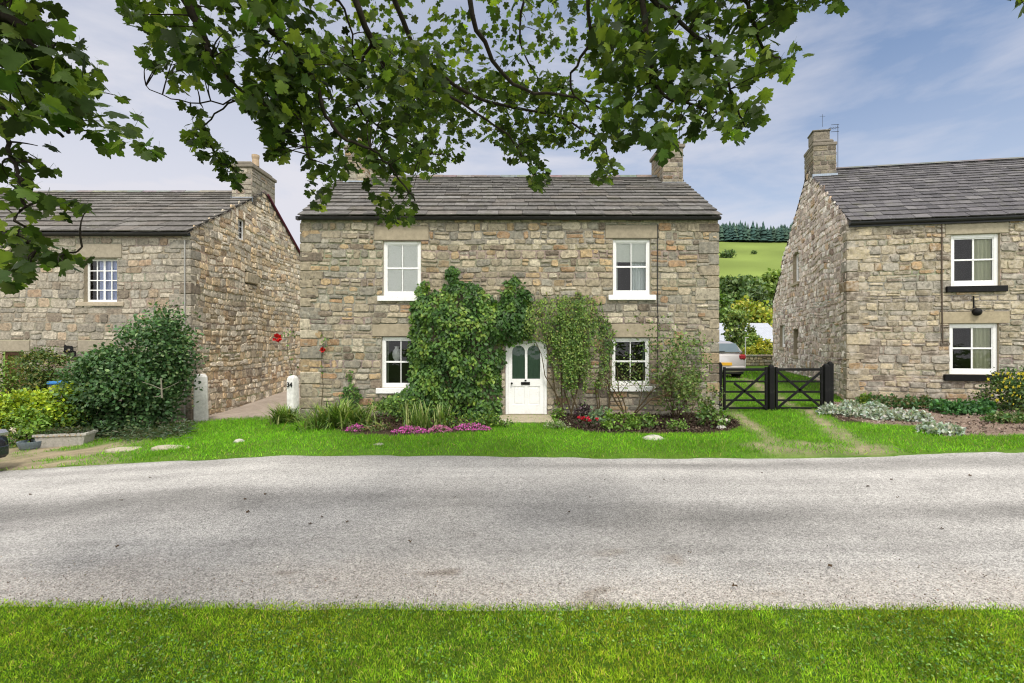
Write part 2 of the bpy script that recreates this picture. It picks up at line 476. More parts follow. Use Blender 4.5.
def cover(x, y):
    """-> (grass density 0..1, dirt 0..1, gravel 0..1, bed 0..1) of the ground cover"""
    x = np.asarray(x, float); y = np.asarray(y, float)
    nz = fbm(x, y, 1.3, 20) - .5; nf = fbm(x, y, 5, 24) - .5
    grass = np.ones_like(x)
    bed = (inpoly(x + nf * .25, y + nf * .25, BED_R) | inpoly(x + nf * .25, y + nf * .25, BED_L) | inpoly(x + nf * .3, y + nf * .3, BED_RH)).astype(float)
    far = (y > far_edge(x))
    d1 = dist_poly(x, y, TRACK1) + nz * .25; d2 = dist_poly(x, y, TRACK2) + nz * .3
    tr = np.maximum(1 - sm(.02, .32, d1), 1 - sm(.03, .36, d2)) * (y > 8)
    mouth = (1 - sm(.2, .75, dist_poly(x, y, [gp(775, 451), gp(868, 451)]) + nz * .7)) * far
    dirt = np.maximum(tr * .9, mouth * .75) * (.55 + .45 * sm(.35, .6, fbm(x, y, 4, 28)))
    # left: parking ground in front of the left house
    ld = sm(-6.6, -8.2, x + nz * 1.4 + .35 * (y - 8.6)) * far * (y < 14.2)
    ld = np.maximum(ld, sm(-8.0, -9.3, x + nz * 1.2) * far * (y < 14.4))
    ld *= .35 + .65 * sm(.0, .18, nz + .10 + .25 * (y < 9.1))
    dirt = np.maximum(dirt, ld)
    gravel = sm(13.1, 14.0, y + nz * 1.2 + .25 * (x + 7.5)) * (x < -4.4) * (x > -16) * (y < 60)
    grass = grass * (1 - dirt) * (1 - gravel) * (1 - bed)
    return grass, dirt, gravel, bed


def build_ground():
    def axis(f0, f1, step, lo, hi, gr):
        a = list(np.arange(f0, f1 + 1e-6, step))
        s = step; v = f1
        while v < hi:
            s *= gr; v += s; a.append(v)
        s = step; v = f0; b = []
        while v > lo:
            s *= gr; v -= s; b.append(v)
        return np.array(b[::-1] + a)
    xs = axis(-13, 13, .16, -900, 900, 1.16); ys = axis(2.0, 20, .13, -60, 1500, 1.1)
    X, Y = np.meshgrid(xs, ys)
    ne = near_edge(X); fe = far_edge(X)
    inroad = sm(0, .1, Y - ne) * sm(0, .1, fe - Y)
    Z = g(X, Y) + .035 + .05 * sm(0, .12, Y - fe) * (1 - sm(1.0, 2.4, Y - fe)) * (X > -6.5) * (X < 5.6) - .085 * inroad
    near = (np.abs(X) < 20) & (Y < 24)
    Z += np.where(near, (fbm(X, Y, 1.6, 31) - .85) * .035 * (1 - inroad), 0)
    gr, di, gv, be = cover(X, Y)
    Z += be * .04 * (fbm(X, Y, 7, 33))
    n1 = fbm(X, Y, .8, 40)[..., None]; n2 = fbm(X, Y, 6, 43)[..., None]
    cg = np.array([.06, .135, .016]) * (.8 + .5 * n1) + np.array([.03, .015, 0]) * n2
    cd_ = np.array([.27, .225, .145]) * (.6 + .8 * n2)
    cv = np.array([.36, .30, .245]) * (.7 + .6 * n2)
    cb = np.array([.045, .030, .020]) * (.6 + .9 * n2)
    cbr = np.array([.20, .15, .115]) * (.6 + .8 * n2)
    cb = np.where((X > 8)[..., None], cbr, cb)
    C = cg * gr[..., None] + cd_ * di[..., None]
    wsum = gr + di
    C = np.where((wsum > 0)[..., None], C / np.maximum(wsum, 1e-3)[..., None], cg)
    C = C * (1 - gv[..., None]) + cv * gv[..., None]
    C = C * (1 - be[..., None]) + cb * be[..., None]
    # far field: bright pasture
    ff = sm(45, 90, Y)[..., None]
    cf = np.array([.155, .205, .045]) * (.55 + .9 * fbm(X, Y, .045, 50)[..., None]) * (.9 + .2 * fbm(X, Y, .15, 52)[..., None])
    C = C * (1 - ff) + cf * ff
    nx, ny = len(xs), len(ys)
    i = np.arange(nx * ny).reshape(ny, nx)
    q = np.stack([i[:-1, :-1], i[:-1, 1:], i[1:, 1:], i[1:, :-1]], -1).reshape(-1, 4)
    V = np.stack([X, Y, Z], -1).reshape(-1, 3)
    m = mat('ground_cover', None, .95, .1, 25, .35, .006, 60)
    o = fast_mesh('ground', V, q.ravel(), np.full(len(q), 4), C.reshape(-1, 3), m, smooth=True)
    struct(o)


def road_mat():
    m = bpy.data.materials.new('worn_asphalt'); m.use_nodes = True
    nt = m.node_tree; L = nt.links; b = nt.nodes['Principled BSDF']
    b.inputs['Roughness'].default_value = .93; b.inputs['Specular IOR Level'].default_value = .15
    tc = nd(nt, 'ShaderNodeTexCoord'); a = nd(nt, 'ShaderNodeAttribute', attribute_name='col')
    vo = nd(nt, 'ShaderNodeTexVoronoi'); vo.inputs['Scale'].default_value = 115; L.new(tc.outputs['Object'], vo.inputs['Vector'])
    sp = nd(nt, 'ShaderNodeSeparateColor'); L.new(vo.outputs['Color'], sp.inputs[0])
    mr = nd(nt, 'ShaderNodeMapRange'); mr.inputs[3].default_value = .48; mr.inputs[4].default_value = 1.52; L.new(sp.outputs[0], mr.inputs[0])
    n = nd(nt, 'ShaderNodeTexNoise'); n.inputs['Scale'].default_value = 22; n.inputs['Detail'].default_value = 8; n.inputs['Roughness'].default_value = .75
    L.new(tc.outputs['Object'], n.inputs['Vector'])
    mr2 = nd(nt, 'ShaderNodeMapRange'); mr2.inputs[1].default_value = .3; mr2.inputs[2].default_value = .7; mr2.inputs[3].default_value = .74; mr2.inputs[4].default_value = 1.26
    L.new(n.outputs['Fac'], mr2.inputs[0])
    mu = nd(nt, 'ShaderNodeMath', operation='MULTIPLY'); L.new(mr.outputs[0], mu.inputs[0]); L.new(mr2.outputs[0], mu.inputs[1])
    s = nd(nt, 'ShaderNodeVectorMath', operation='SCALE'); L.new(a.outputs['Color'], s.inputs[0]); L.new(mu.outputs[0], s.inputs['Scale'])
    L.new(s.outputs[0], b.inputs['Base Color'])
    bp = nd(nt, 'ShaderNodeBump'); bp.inputs['Distance'].default_value = .003
    L.new(vo.outputs['Distance'], bp.inputs['Height']); bp.invert = True; L.new(bp.outputs[0], b.inputs['Normal'])
    return m


def build_road():
    xs = np.concatenate([np.arange(-70, -14, 2.), np.arange(-14, 14, .1), np.arange(14, 71, 2.)])
    vs = np.linspace(0, 1, 90)
    X, Vv = np.meshgrid(xs, vs)
    ne = 3.66 - .008 * X - .3; fe = 8.36 - .028 * X + .3
    Y = ne + (fe - ne) * Vv
    Z = g(X, Y) + .03 * np.sin(np.pi * Vv)
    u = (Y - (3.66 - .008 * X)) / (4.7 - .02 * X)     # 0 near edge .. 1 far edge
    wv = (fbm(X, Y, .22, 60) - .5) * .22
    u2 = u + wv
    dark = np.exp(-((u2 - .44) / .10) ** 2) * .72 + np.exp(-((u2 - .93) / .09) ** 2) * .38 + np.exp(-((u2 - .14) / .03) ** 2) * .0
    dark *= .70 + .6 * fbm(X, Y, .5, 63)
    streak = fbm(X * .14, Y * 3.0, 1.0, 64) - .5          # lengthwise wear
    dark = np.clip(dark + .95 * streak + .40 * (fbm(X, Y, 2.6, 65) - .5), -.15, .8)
    pot = sm(.70, .78, fbm(X, Y, .85, 68)) * .13
    dirt = np.clip(1 - sm(.0, .19, u + (fbm(X, Y, 1.6, 66) - .5) * .22), 0, 1) * .6
    base = np.array([.385, .370, .345]) * (.86 + .28 * fbm(X, Y, 1.1, 70)[..., None])
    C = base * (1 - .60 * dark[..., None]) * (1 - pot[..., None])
    C = C * (1 - dirt[..., None]) + np.array([.385, .345, .30]) * (.85 + .3 * fbm(X, Y, 7, 72)[..., None]) * dirt[..., None]
    # brown stains of dried mud near the near edge
    st = sm(.70, .80, fbm(X * .8, Y * 1.5, 1.9, 77)) * (1 - sm(.1, .34, u))
    C = C * (1 - .5 * st[..., None]) + np.array([.12, .085, .05]) * .5 * st[..., None]
    ny, nx = X.shape; i = np.arange(nx * ny).reshape(ny, nx)
    q = np.stack([i[:-1, :-1], i[:-1, 1:], i[1:, 1:], i[1:, :-1]], -1).reshape(-1, 4)
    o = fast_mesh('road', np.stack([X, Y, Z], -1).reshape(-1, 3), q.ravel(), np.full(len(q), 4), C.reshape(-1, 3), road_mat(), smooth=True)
    struct(o)


def grass_blades(name, label, x, y, h0, h1, width, lush):
    GC = [(.22, .40, .018), (.32, .50, .025), (.08, .18, .013), (.44, .52, .06), (.46, .38, .15)] if lush == 1 else [(.14, .36, .016), (.20, .45, .02), (.085, .24, .014), (.30, .47, .04), (.40, .38, .13)]
    n = len(x)
    gr, *_ = cover(x, y)
    keep = RNG.random(n) < gr ** 1.2
    x, y = x[keep], y[keep]; n = len(x)
    z = g(x, y) + .025 + .05 * sm(0, .12, y - far_edge(x)) * (1 - sm(1.0, 2.4, y - far_edge(x))) * (x > -6.5) * (x < 5.6)
    pos = np.stack([x, y, z], -1)
    f = np.stack([RNG.normal(0, .55, n), RNG.normal(0, .55, n), np.ones(n)], -1)
    nr = np.stack([RNG.normal(0, 1, n), RNG.normal(0, 1, n), np.full(n, .3)], -1)
    tall = .4 + .7 * fbm(x, y, 2.2, 81) + .5 * fbm(x, y, 11, 86)
    s = RNG.uniform(h0, h1, n) * tall
    nz = fbm(x, y, 1.1, 84)
    c = pal(n, GC, .30 if lush == 1 else .2, [.36, .30, .17, .12, .05] if lush == 1 else [.40, .34, .19, .05, .02])
    c = c * (.66 + .68 * nz)[:, None] * ((.45 if lush == 1 else .7) + (1.1 if lush == 1 else .6) * fbm(x, y, 11, 86))[:, None]
    yel = sm(.52, .72, fbm(x, y, .9, 88))[:, None] * (1 if lush == 1 else .4)
    c = c * (1 - .45 * yel) + c * np.array([1.35, 1.08, .9]) * .45 * yel
    o = scatter(name, BLADE, pos, f, nr, s, c, M['grass'], widths=width / np.maximum(s, .004) * RNG.uniform(.6, 1.4, n))
    tag(o, label, 'grass', kind='stuff')


def build_grass():
    n = 235000
    y = 2.35 + (3.72 - 2.35) * RNG.random(n); x = RNG.uniform(-1, 1, n) * (y * 1.06 + 2.4)
    k = y < near_edge(x) + .035 * RNG.normal(0, 1, n)
    grass_blades('near_grass', 'short green turf of the village green in front of the road', x[k], y[k], .012, .036, .0050, 1)
    n = 150000
    x = RNG.uniform(-11, 15, n); y = RNG.uniform(8.2, 14.5, n)
    k = (y > far_edge(x) - .02 - .035 * RNG.random(n) ** 2) & ~((y > 12.85) & (np.abs(x) < 5.6)) & ~((x > 9.7) & (y > 14.2 - .18 * (x - 9.85)))
    grass_blades('verge_grass', 'bright green lawn and verge along the far edge of the road', x[k], y[k], .035, .085, .0085, 2)
    # clover and daisy rosettes in the near turf
    n = 9000; y = 2.4 + 1.2 * RNG.random(n); x = RNG.uniform(-1, 1, n) * (y * 1.06 + .5); k = (fbm(x, y, 1.7, 95) > .47) & (y < near_edge(x) - .03); x, y = x[k], y[k]; n = len(x)
    o = scatter('clover', LEAF, np.stack([x, y, g(x, y) + .045 + .012 * RNG.random(n)], -1), norm(np.stack([RNG.normal(0, 1, n), RNG.normal(0, 1, n), RNG.normal(.1, .2, n)], -1)), rdir(n, 2.2), RNG.uniform(.008, .02, n),
                pal(n, [(.09, .22, .03), (.15, .30, .05), (.24, .36, .09), (.05, .13, .02)], .2), M['leaf'], widths=RNG.uniform(1.1, 1.7, n)); tag(o, 'small clover leaves scattered through the near turf', 'clover', kind='stuff')
    n = 16000
    x = RNG.uniform(5.4, 11, n); y = RNG.uniform(14.2, 30, n)
    k = (x < 9.85 + .3 * (y - 14.2)) & ~((x < 5.6) & (y < 19.5))
    grass_blades('yard_grass', 'green grass of the yard beyond the black gate', x[k], y[k], .05, .11, .014, 2)


build_ground(); build_road(); build_grass()


# ------------------------------------------------------------------ stone walls
PAL_MAIN = [((.335, .285, .20), 5), ((.39, .285, .16), 2.4), ((.285, .265, .215), 4.5), ((.35, .22, .12), 1.0), ((.44, .39, .29), 4), ((.17, .135, .10), 1.3), ((.39, .33, .235), 3)]
PAL_LEFT = [((.36, .32, .26), 5), ((.39, .30, .21), 1.2), ((.31, .285, .24), 4), ((.35, .25, .17), .6), ((.44, .39, .31), 4), ((.22, .18, .14), .6)]
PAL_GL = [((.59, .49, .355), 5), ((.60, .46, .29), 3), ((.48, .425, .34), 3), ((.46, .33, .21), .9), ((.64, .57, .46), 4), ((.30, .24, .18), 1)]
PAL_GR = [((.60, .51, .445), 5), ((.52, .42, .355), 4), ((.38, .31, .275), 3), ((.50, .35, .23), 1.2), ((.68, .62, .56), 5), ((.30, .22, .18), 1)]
PAL_RIGHT = [((.35, .30, .215), 5), ((.31, .285, .235), 4), ((.42, .355, .24), 3), ((.36, .25, .14), 1.0), ((.20, .165, .125), 1.6)]


def pick(p):
    t = random.random() * sum(w for _, w in p)
    for c, w_ in p:
        t -= w_
        if t <= 0: return c
    return p[-1][0]


def stone(mb, fr, s0, s1, z0, z1, dep, c, jit, warp):
    """one hewn stone on a wall: fr(s, z, d) -> world"""
    w_, h_ = s1 - s0, z1 - z0
    if w_ < .03 or h_ < .025: return
    r = min(w_, h_) * random.uniform(.10, .26)
    ring = []
    nx = 2 if w_ < .22 else 3 if w_ < .4 else 4
    def side(a, b, k):
        for i in range(k):
            t = (i + .0) / max(1, k - 1) if k > 1 else .5
            ring.append((a[0] + (b[0] - a[0]) * t, a[1] + (b[1] - a[1]) * t))
    side((s0 + r, z0), (s1 - r, z0), nx); side((s1, z0 + r), (s1, z1 - r), 2)
    side((s1 - r, z1), (s0 + r, z1), nx); side((s0, z1 - r), (s0, z0 + r), 2)
    cs, cz = (s0 + s1) / 2, (z0 + z1) / 2
    tx, tz = random.uniform(-.5, .5) * dep, random.uniform(-.5, .5) * dep
    n = len(ring); vs = []; cl = []
    inset = random.uniform(.008, .018)
    jr = [(random.uniform(-jit, jit), random.uniform(-jit, jit)) for _ in ring]
    for k in range(2):
        for (a, b), (ja, jb) in zip(ring, jr):
            a += ja; b += jb
            if k:
                a += (cs - a) * min(.45, inset / (w_ / 2)); b += (cz - b) * min(.45, inset / (h_ / 2))
                d = dep + tx * (a - cs) / w_ + tz * (b - cz) / h_ + random.uniform(-.18, .18) * dep
            else:
                d = -.012
            dz = warp(a, b)
            vs.append(fr(a, b + dz, d)); f_ = random.uniform(.9, 1.1)
            cl.append((c[0] * f_, c[1] * f_, c[2] * f_))
    vs.append(fr(cs + random.uniform(-.2, .2) * w_, cz + random.uniform(-.2, .2) * h_ + warp(cs, cz), dep * random.uniform(1.0, 1.35)))
    cl.append(c)
    fs = [(i, (i + 1) % n, n + (i + 1) % n, n + i) for i in range(n)] + [(n + i, n + (i + 1) % n, 2 * n) for i in range(n)]
    mb.add(vs, fs, cl)


def stone_wall(mb, fr, span, z0, z1, holes, palette, hr=(.11, .21), wr=(.16, .55), dep=(.012, .032), gap=.009, jit=.007,
               mortar=(.265, .235, .18), split=.25, warpamp=.035, shade=None, tone=1.0):
    def warp(s, z):
        a = 1.0
        for (hs0, hs1, hz0, hz1) in holes:
            dx = max(hs0 - s, 0, s - hs1); dz = max(hz0 - z, 0, z - hz1)
            a = min(a, math.hypot(dx, dz) / .35)
        a *= min(1, max(0, (z1 - z) / .3))
        return a * warpamp * (float(vnoise(s, z, .8, 91)) * 2 - 1)
    z = z0
    while z < z1 - .02:
        h_ = random.uniform(*hr)
        if z1 - z - h_ < hr[0] * .7: h_ = z1 - z
        zt = z + h_
        zm = (z + zt) / 2
        a0, a1 = span(zm)
        cuts = sorted({a0, a1, *[q for H in holes if H[2] < zt and H[3] > z for q in H[:2] if a0 < q < a1]})
        for c0, c1 in zip(cuts[:-1], cuts[1:]):
            if c1 - c0 < .01: continue
            free = [(z, zt)]
            for (hs0, hs1, hz0, hz1) in holes:
                if hs0 < (c0 + c1) / 2 < hs1:
                    nf = []
                    for q0, q1 in free:
                        if hz1 <= q0 or hz0 >= q1: nf.append((q0, q1)); continue
                        if hz0 > q0: nf.append((q0, hz0))
                        if hz1 < q1: nf.append((hz1, q1))
                    free = nf
            for q0, q1 in free:
                b0, b1 = span(q0), span(q1)
                l0 = b0[0] if c0 == a0 else c0; r0 = b0[1] if c1 == a1 else c1
                l1 = b1[0] if c0 == a0 else c0; r1_ = b1[1] if c1 == a1 else c1
                mb.add([fr(l0, q0, 0), fr(r0, q0, 0), fr(r1_, q1, 0), fr(l1, q1, 0)], [(0, 1, 2, 3)],
                       tuple(m_ * random.uniform(.9, 1.1) for m_ in mortar))
                s = c0
                while s < c1 - .01:
                    w_ = random.uniform(*wr) * random.uniform(.7, 1.15)
                    if c1 - s - w_ < wr[0] * .7: w_ = c1 - s
                    parts = [(q0, q1)]
                    if q1 - q0 > hr[0] * 1.45 and random.random() < split:
                        t = q0 + (q1 - q0) * random.uniform(.38, .62); parts = [(q0, t), (t, q1)]
                    for p0, p1 in parts:
                        c = pick(palette); f_ = random.uniform(.67, 1.17) * tone
                        if shade: f_ *= shade(s, p0)
                        stone(mb, fr, s + gap * random.uniform(.4, 1.4), s + w_ - gap * random.uniform(.4, 1.4), p0 + gap * random.uniform(.3, 1.2), p1 - gap * random.uniform(.3, 1.2),
                              random.uniform(*dep), tuple(k * f_ for k in c), jit, warp)
                    s += w_
        z = zt


def quoins(mb, O, U, V, z0, z1, cols):
    """long-and-short corner stones: O corner, U along one wall, V along the other"""
    O = Vector(O); U = Vector(U).normalized(); V = Vector(V).normalized(); z = z0; k = 0
    while z < z1 - .12:
        h_ = min(random.uniform(.22, .36), z1 - z); a, b = (random.uniform(.42, .62), random.uniform(.22, .32))
        if k % 2: a, b = b, a
        pr = random.uniform(.026, .036)
        c = pick(cols); f_ = random.uniform(.66, 1.0)
        mb.box(O + U * (a - pr) / 2 + V * (b - pr) / 2 + Vector((0, 0, z + h_ / 2)), (a + pr, b + pr, h_ - random.uniform(.012, .022)), tuple(q * f_ for q in c), U, V, bev=random.uniform(.012, .024))
        z += h_; k += 1


def frame_fn(O, U, N):
    O = Vector(O); U = Vector(U).normalized(); N = Vector(N).normalized()
    return lambda s, z, d: Vector((O.x + U.x * s + N.x * d, O.y + U.y * s + N.y * d, O.z + z))


def wbox(mb, fr, s0, s1, z0, z1, d0, d1, col=(.5, .5, .5), bev=0):
    a = fr(s0, z0, d0); X = (fr(s1, z0, d0) - a); Z = (fr(s0, z1, d0) - a); Y = (fr(s0, z0, d1) - a)
    c = a + X / 2 + Y / 2 + Z / 2
    mb.box(c, (X.length, Y.length, Z.length), col, X.normalized(), Y.normalized(), Z.normalized(), bev)


def roof_plane(mb, A, B, C, D, rows, wr, th, palette, ratio=.45, chips=.02, over=1.35):
    """slates laid in courses; A,B eave ends, C,D ridge ends (C above B)"""
    A, B, C, D = map(Vector, (A, B, C, D))
    up = ((D - A) + (C - B)); n = (B - A).cross(up).normalized()
    if n.z < 0: n = -n
    ex = np.linspace(1, ratio, rows); ex = ex / ex.sum(); vb = np.concatenate([[0], np.cumsum(ex)])
    def pt(u, v): return (A.lerp(B, u)).lerp(D.lerp(C, u), v)
    mb.add([pt(0, 0) - n * .03, pt(1, 0) - n * .03, pt(1, 1) - n * .03, pt(0, 1) - n * .03], [(0, 1, 2, 3)], (.12, .105, .09))
    for i in range(rows):
        v0 = vb[i]; v1 = min(1.0, v0 + ex[i] * over)
        Lw = (pt(1, v0) - pt(0, v0)).length
        H = (pt(.5, 1) - pt(.5, 0)).length
        u = -random.uniform(0, .5) * wr[0] / Lw
        first = True
        while u < 1:
            w_ = random.uniform(*wr) / Lw
            u0, u1 = max(0, u), min(1, u + w_)
            if u1 < 1 and 1 - u1 < .25 * wr[0] / Lw: u1 = 1; w_ = 2
            u += w_
            if u1 - u0 < .002: continue
            gp_ = random.uniform(.002, .007) / Lw
            t = th * random.uniform(.75, 1.35); c = pick(palette); c = tuple(.6 * a + .4 * b for a, b in zip(c, palette[0][0])); f_ = random.uniform(.84, 1.16); c = tuple(q * f_ for q in c)
            lift = th * .9 + random.uniform(0, .35) * th
            k = 5
            low = [(u0 + gp_ + (u1 - u0 - 2 * gp_) * j / (k - 1), v0 + random.uniform(-chips, chips) * .6 / H) for j in range(k)]
            hi = [(q, v1) for q, _ in low]
            vs = [pt(a, b) + n * (lift) for a, b in low] + [pt(a, b) + n * (lift + t) for a, b in low] + [pt(a, b) + n * (t * .4) for a, b in hi]
            vs = [Vector(q) for q in vs]
            fs = []
            for j in range(k - 1):
                fs.append((j, j + 1, k + j + 1, k + j)); fs.append((k + j, k + j + 1, 2 * k + j + 1, 2 * k + j))
            fs.append((0, k, 2 * k)); fs.append((k - 1, 3 * k - 1, 2 * k - 1))
            fs.append((0, 2 * k, 3 * k - 1, k - 1))
            mb.add(vs, fs, c)


def cross_window(house, fr, s0, s1, z0, z1, rows=2, cols=2, sill='white', sillw=.13, hook=None, depth=.10, bar=.022, frm=.075, meet=True,
                 sill_mat='white', sill_h=.14, label=None, curtain=None, sill_out=.09, name='window'):
    """a framed window standing in a wall opening, with bars, pane, reveal, sill and cloth"""
    mb = MB(); d = -depth
    wbox(mb, fr, s0, s0 + frm, z0, z1, d - .05, d, bev=.006); wbox(mb, fr, s1 - frm, s1, z0, z1, d - .05, d, bev=.006)
    wbox(mb, fr, s0 + frm, s1 - frm, z1 - frm, z1, d - .05, d, bev=.006); wbox(mb, fr, s0 + frm, s1 - frm, z0, z0 + frm * 1.35, d - .05, d, bev=.006)
    a0, a1, b0, b1 = s0 + frm, s1 - frm, z0 + frm * 1.35, z1 - frm
    zm = (b0 + b1) / 2
    if meet:
        wbox(mb, fr, a0, a1, zm - .024, zm + .024, d - .045, d - .012, bev=.004)
        # inner sash stiles
        for q in (a0, a1 - .028): wbox(mb, fr, q, q + .028, b0, b1, d - .042, d - .016)
        for q in (b0, b1 - .028): wbox(mb, fr, a0 + .028, a1 - .028, q, q + .028, d - .041, d - .017)
    o = mb.build(name, M['white'], house)
    if label: o['label'] = label
    gb = MB()
    for i in range(1, cols):
        q = a0 + (a1 - a0) * i / cols
        ww = bar * (1.9 if cols == 4 and i == 2 else 1)
        wbox(gb, fr, q - ww / 2, q + ww / 2, b0, b1, d - .040, d - .020)
    if rows > 2 or not meet:
        for i in range(1, rows):
            q = b0 + (b1 - b0) * i / rows
            wbox(gb, fr, a0, a1, q - bar / 2, q + bar / 2, d - .039, d - .021)
    gb.build('glazing_bar', M['white'], o)
    pb = MB(); pb.add([fr(a0, b0, d - .03), fr(a1, b0, d - .03), fr(a1, b1, d - .03), fr(a0, b1, d - .03)], [(0, 1, 2, 3)])
    pb.build('pane', M['glass'], o)
    rb = MB(); D = .75
    # reveal: side strips of the opening (stone) and dark room box behind
    for (p, q, r_, t) in (((s0, z0), (s0, z1), 0, 0), ((s1, z0), (s1, z1), 0, 0), ((s0, z1), (s1, z1), 0, 0), ((s0, z0), (s1, z0), 0, 0)):
        rb.add([fr(p[0], p[1], .0), fr(q[0], q[1], .0), fr(q[0], q[1], d - .05), fr(p[0], p[1], d - .05)], [(0, 1, 2, 3)], (.33, .28, .20))
    rb.build('reveal', M['dressed'], o)
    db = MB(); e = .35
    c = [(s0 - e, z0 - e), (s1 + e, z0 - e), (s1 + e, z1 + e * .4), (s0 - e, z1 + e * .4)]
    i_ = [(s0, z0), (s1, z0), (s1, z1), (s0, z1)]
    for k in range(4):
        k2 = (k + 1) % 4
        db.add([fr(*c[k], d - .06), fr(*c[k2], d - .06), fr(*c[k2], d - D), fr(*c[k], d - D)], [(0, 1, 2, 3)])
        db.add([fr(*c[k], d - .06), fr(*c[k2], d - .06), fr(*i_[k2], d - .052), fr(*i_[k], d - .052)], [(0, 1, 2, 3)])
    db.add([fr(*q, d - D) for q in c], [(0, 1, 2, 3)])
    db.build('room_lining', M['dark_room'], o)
    if sill:
        sb = MB(); wbox(sb, fr, s0 - sillw, s1 + sillw, z0 - sill_h, z0 - .002, -.06, sill_out, (.40, .34, .25), bev=.008)
        sb.build('sill', M[sill_mat], o)
    if curtain: curtain(o, fr, a0, a1, b0, b1, d)
    return o


def drape(o, fr, s0, s1, z0, z1, d, col, waves=5, amp=.025, name='curtain'):
    mb = MB(); n = max(8, waves * 6); vs = []
    for j in (0, 1):
        for i in range(n + 1):
            t = i / n
            vs.append(fr(s0 + (s1 - s0) * t, z0 if j == 0 else z1, d + amp * math.sin(t * waves * 2 * math.pi) + amp * .4 * math.sin(t * waves * 4.7)))
    mb.add(vs, [(i, i + 1, n + 2 + i, n + 1 + i) for i in range(n)], col)
    return mb.build(name, M['curtain'], o, smooth=True)


# ------------------------------------------------------------------ chimney
def chimney(house, x0, x1, y0, y1, z0, z1, capw=.06, pots=((.5, .5),), pal_=PAL_MAIN, U=(1, 0, 0), V=(0, 1, 0), O=(0, 0, 0), flash=True, course=False, poth=.35):
    """x,y local along U,V from O"""
    U = Vector(U).normalized(); V = Vector(V).normalized(); O = Vector(O)
    mb = MB()
    def Q(x, y, z): return O + U * x + V * y + Vector((0, 0, z))
    kw = dict(hr=(.13, .22), wr=(.2, .5), dep=(.006, .018), mortar=(.24, .21, .17), warpamp=.01)
    dark = [(tuple(q * .62 for q in c), w_) for c, w_ in pal_]
    stone_wall(mb, frame_fn(Q(x0, y0, 0), U, -V), lambda z: (0, x1 - x0), z0, z1, [], dark, **kw)
    stone_wall(mb, frame_fn(Q(x1, y0, 0), V, U), lambda z: (0, y1 - y0), z0, z1, [], dark, **kw)
    stone_wall(mb, frame_fn(Q(x0, y1, 0), -V, -U), lambda z: (0, y1 - y0), z0, z1, [], dark, **kw)
    stone_wall(mb, frame_fn(Q(x1, y1, 0), -U, V), lambda z: (0, x1 - x0), z0, z1, [], dark, **kw)
    o = mb.build('chimney', M['stone'], house)
    cx, cy_ = (x0 + x1) / 2, (y0 + y1) / 2
    cb = MB(); cb.box(Q(cx, cy_, z1 + .06), (x1 - x0 + capw * 2, y1 - y0 + capw * 2, .12), (.20, .175, .14), U, V, bev=.02)
    cb.box(Q(cx, cy_, z1 + .19), (x1 - x0 - .1, y1 - y0 - .1, .14), (.17, .15, .12), U, V, bev=.05)
    cb.build('chimney_cap', M['dressed'], o)
    for (a, b) in pots:
        pb = MB(); c = Q(x0 + (x1 - x0) * a, y0 + (y1 - y0) * b, z1 + .25)
        pb.lathe(c, [(.13, 0), (.115, poth * .6), (.135, poth * .8), (.135, poth), (.10, poth), (.09, poth * .3)], 14)
        pb.build('chimney_pot', M['pot'], o, smooth=False)
    if flash:
        fb = MB()
        fb.box(Q(cx, y0 - .035, z0 + flash), (x1 - x0 + .08, .03, .17), (.3, .35, .42), U, V)
        fb.build('flashing', M['lead'], o)
    return o


# ------------------------------------------------------------------ MAIN HOUSE
HY = 12.85
K = F / HY
hx = lambda px: (px - 512) / K
hz = lambda py: CAMZ + (341.5 - py) / K


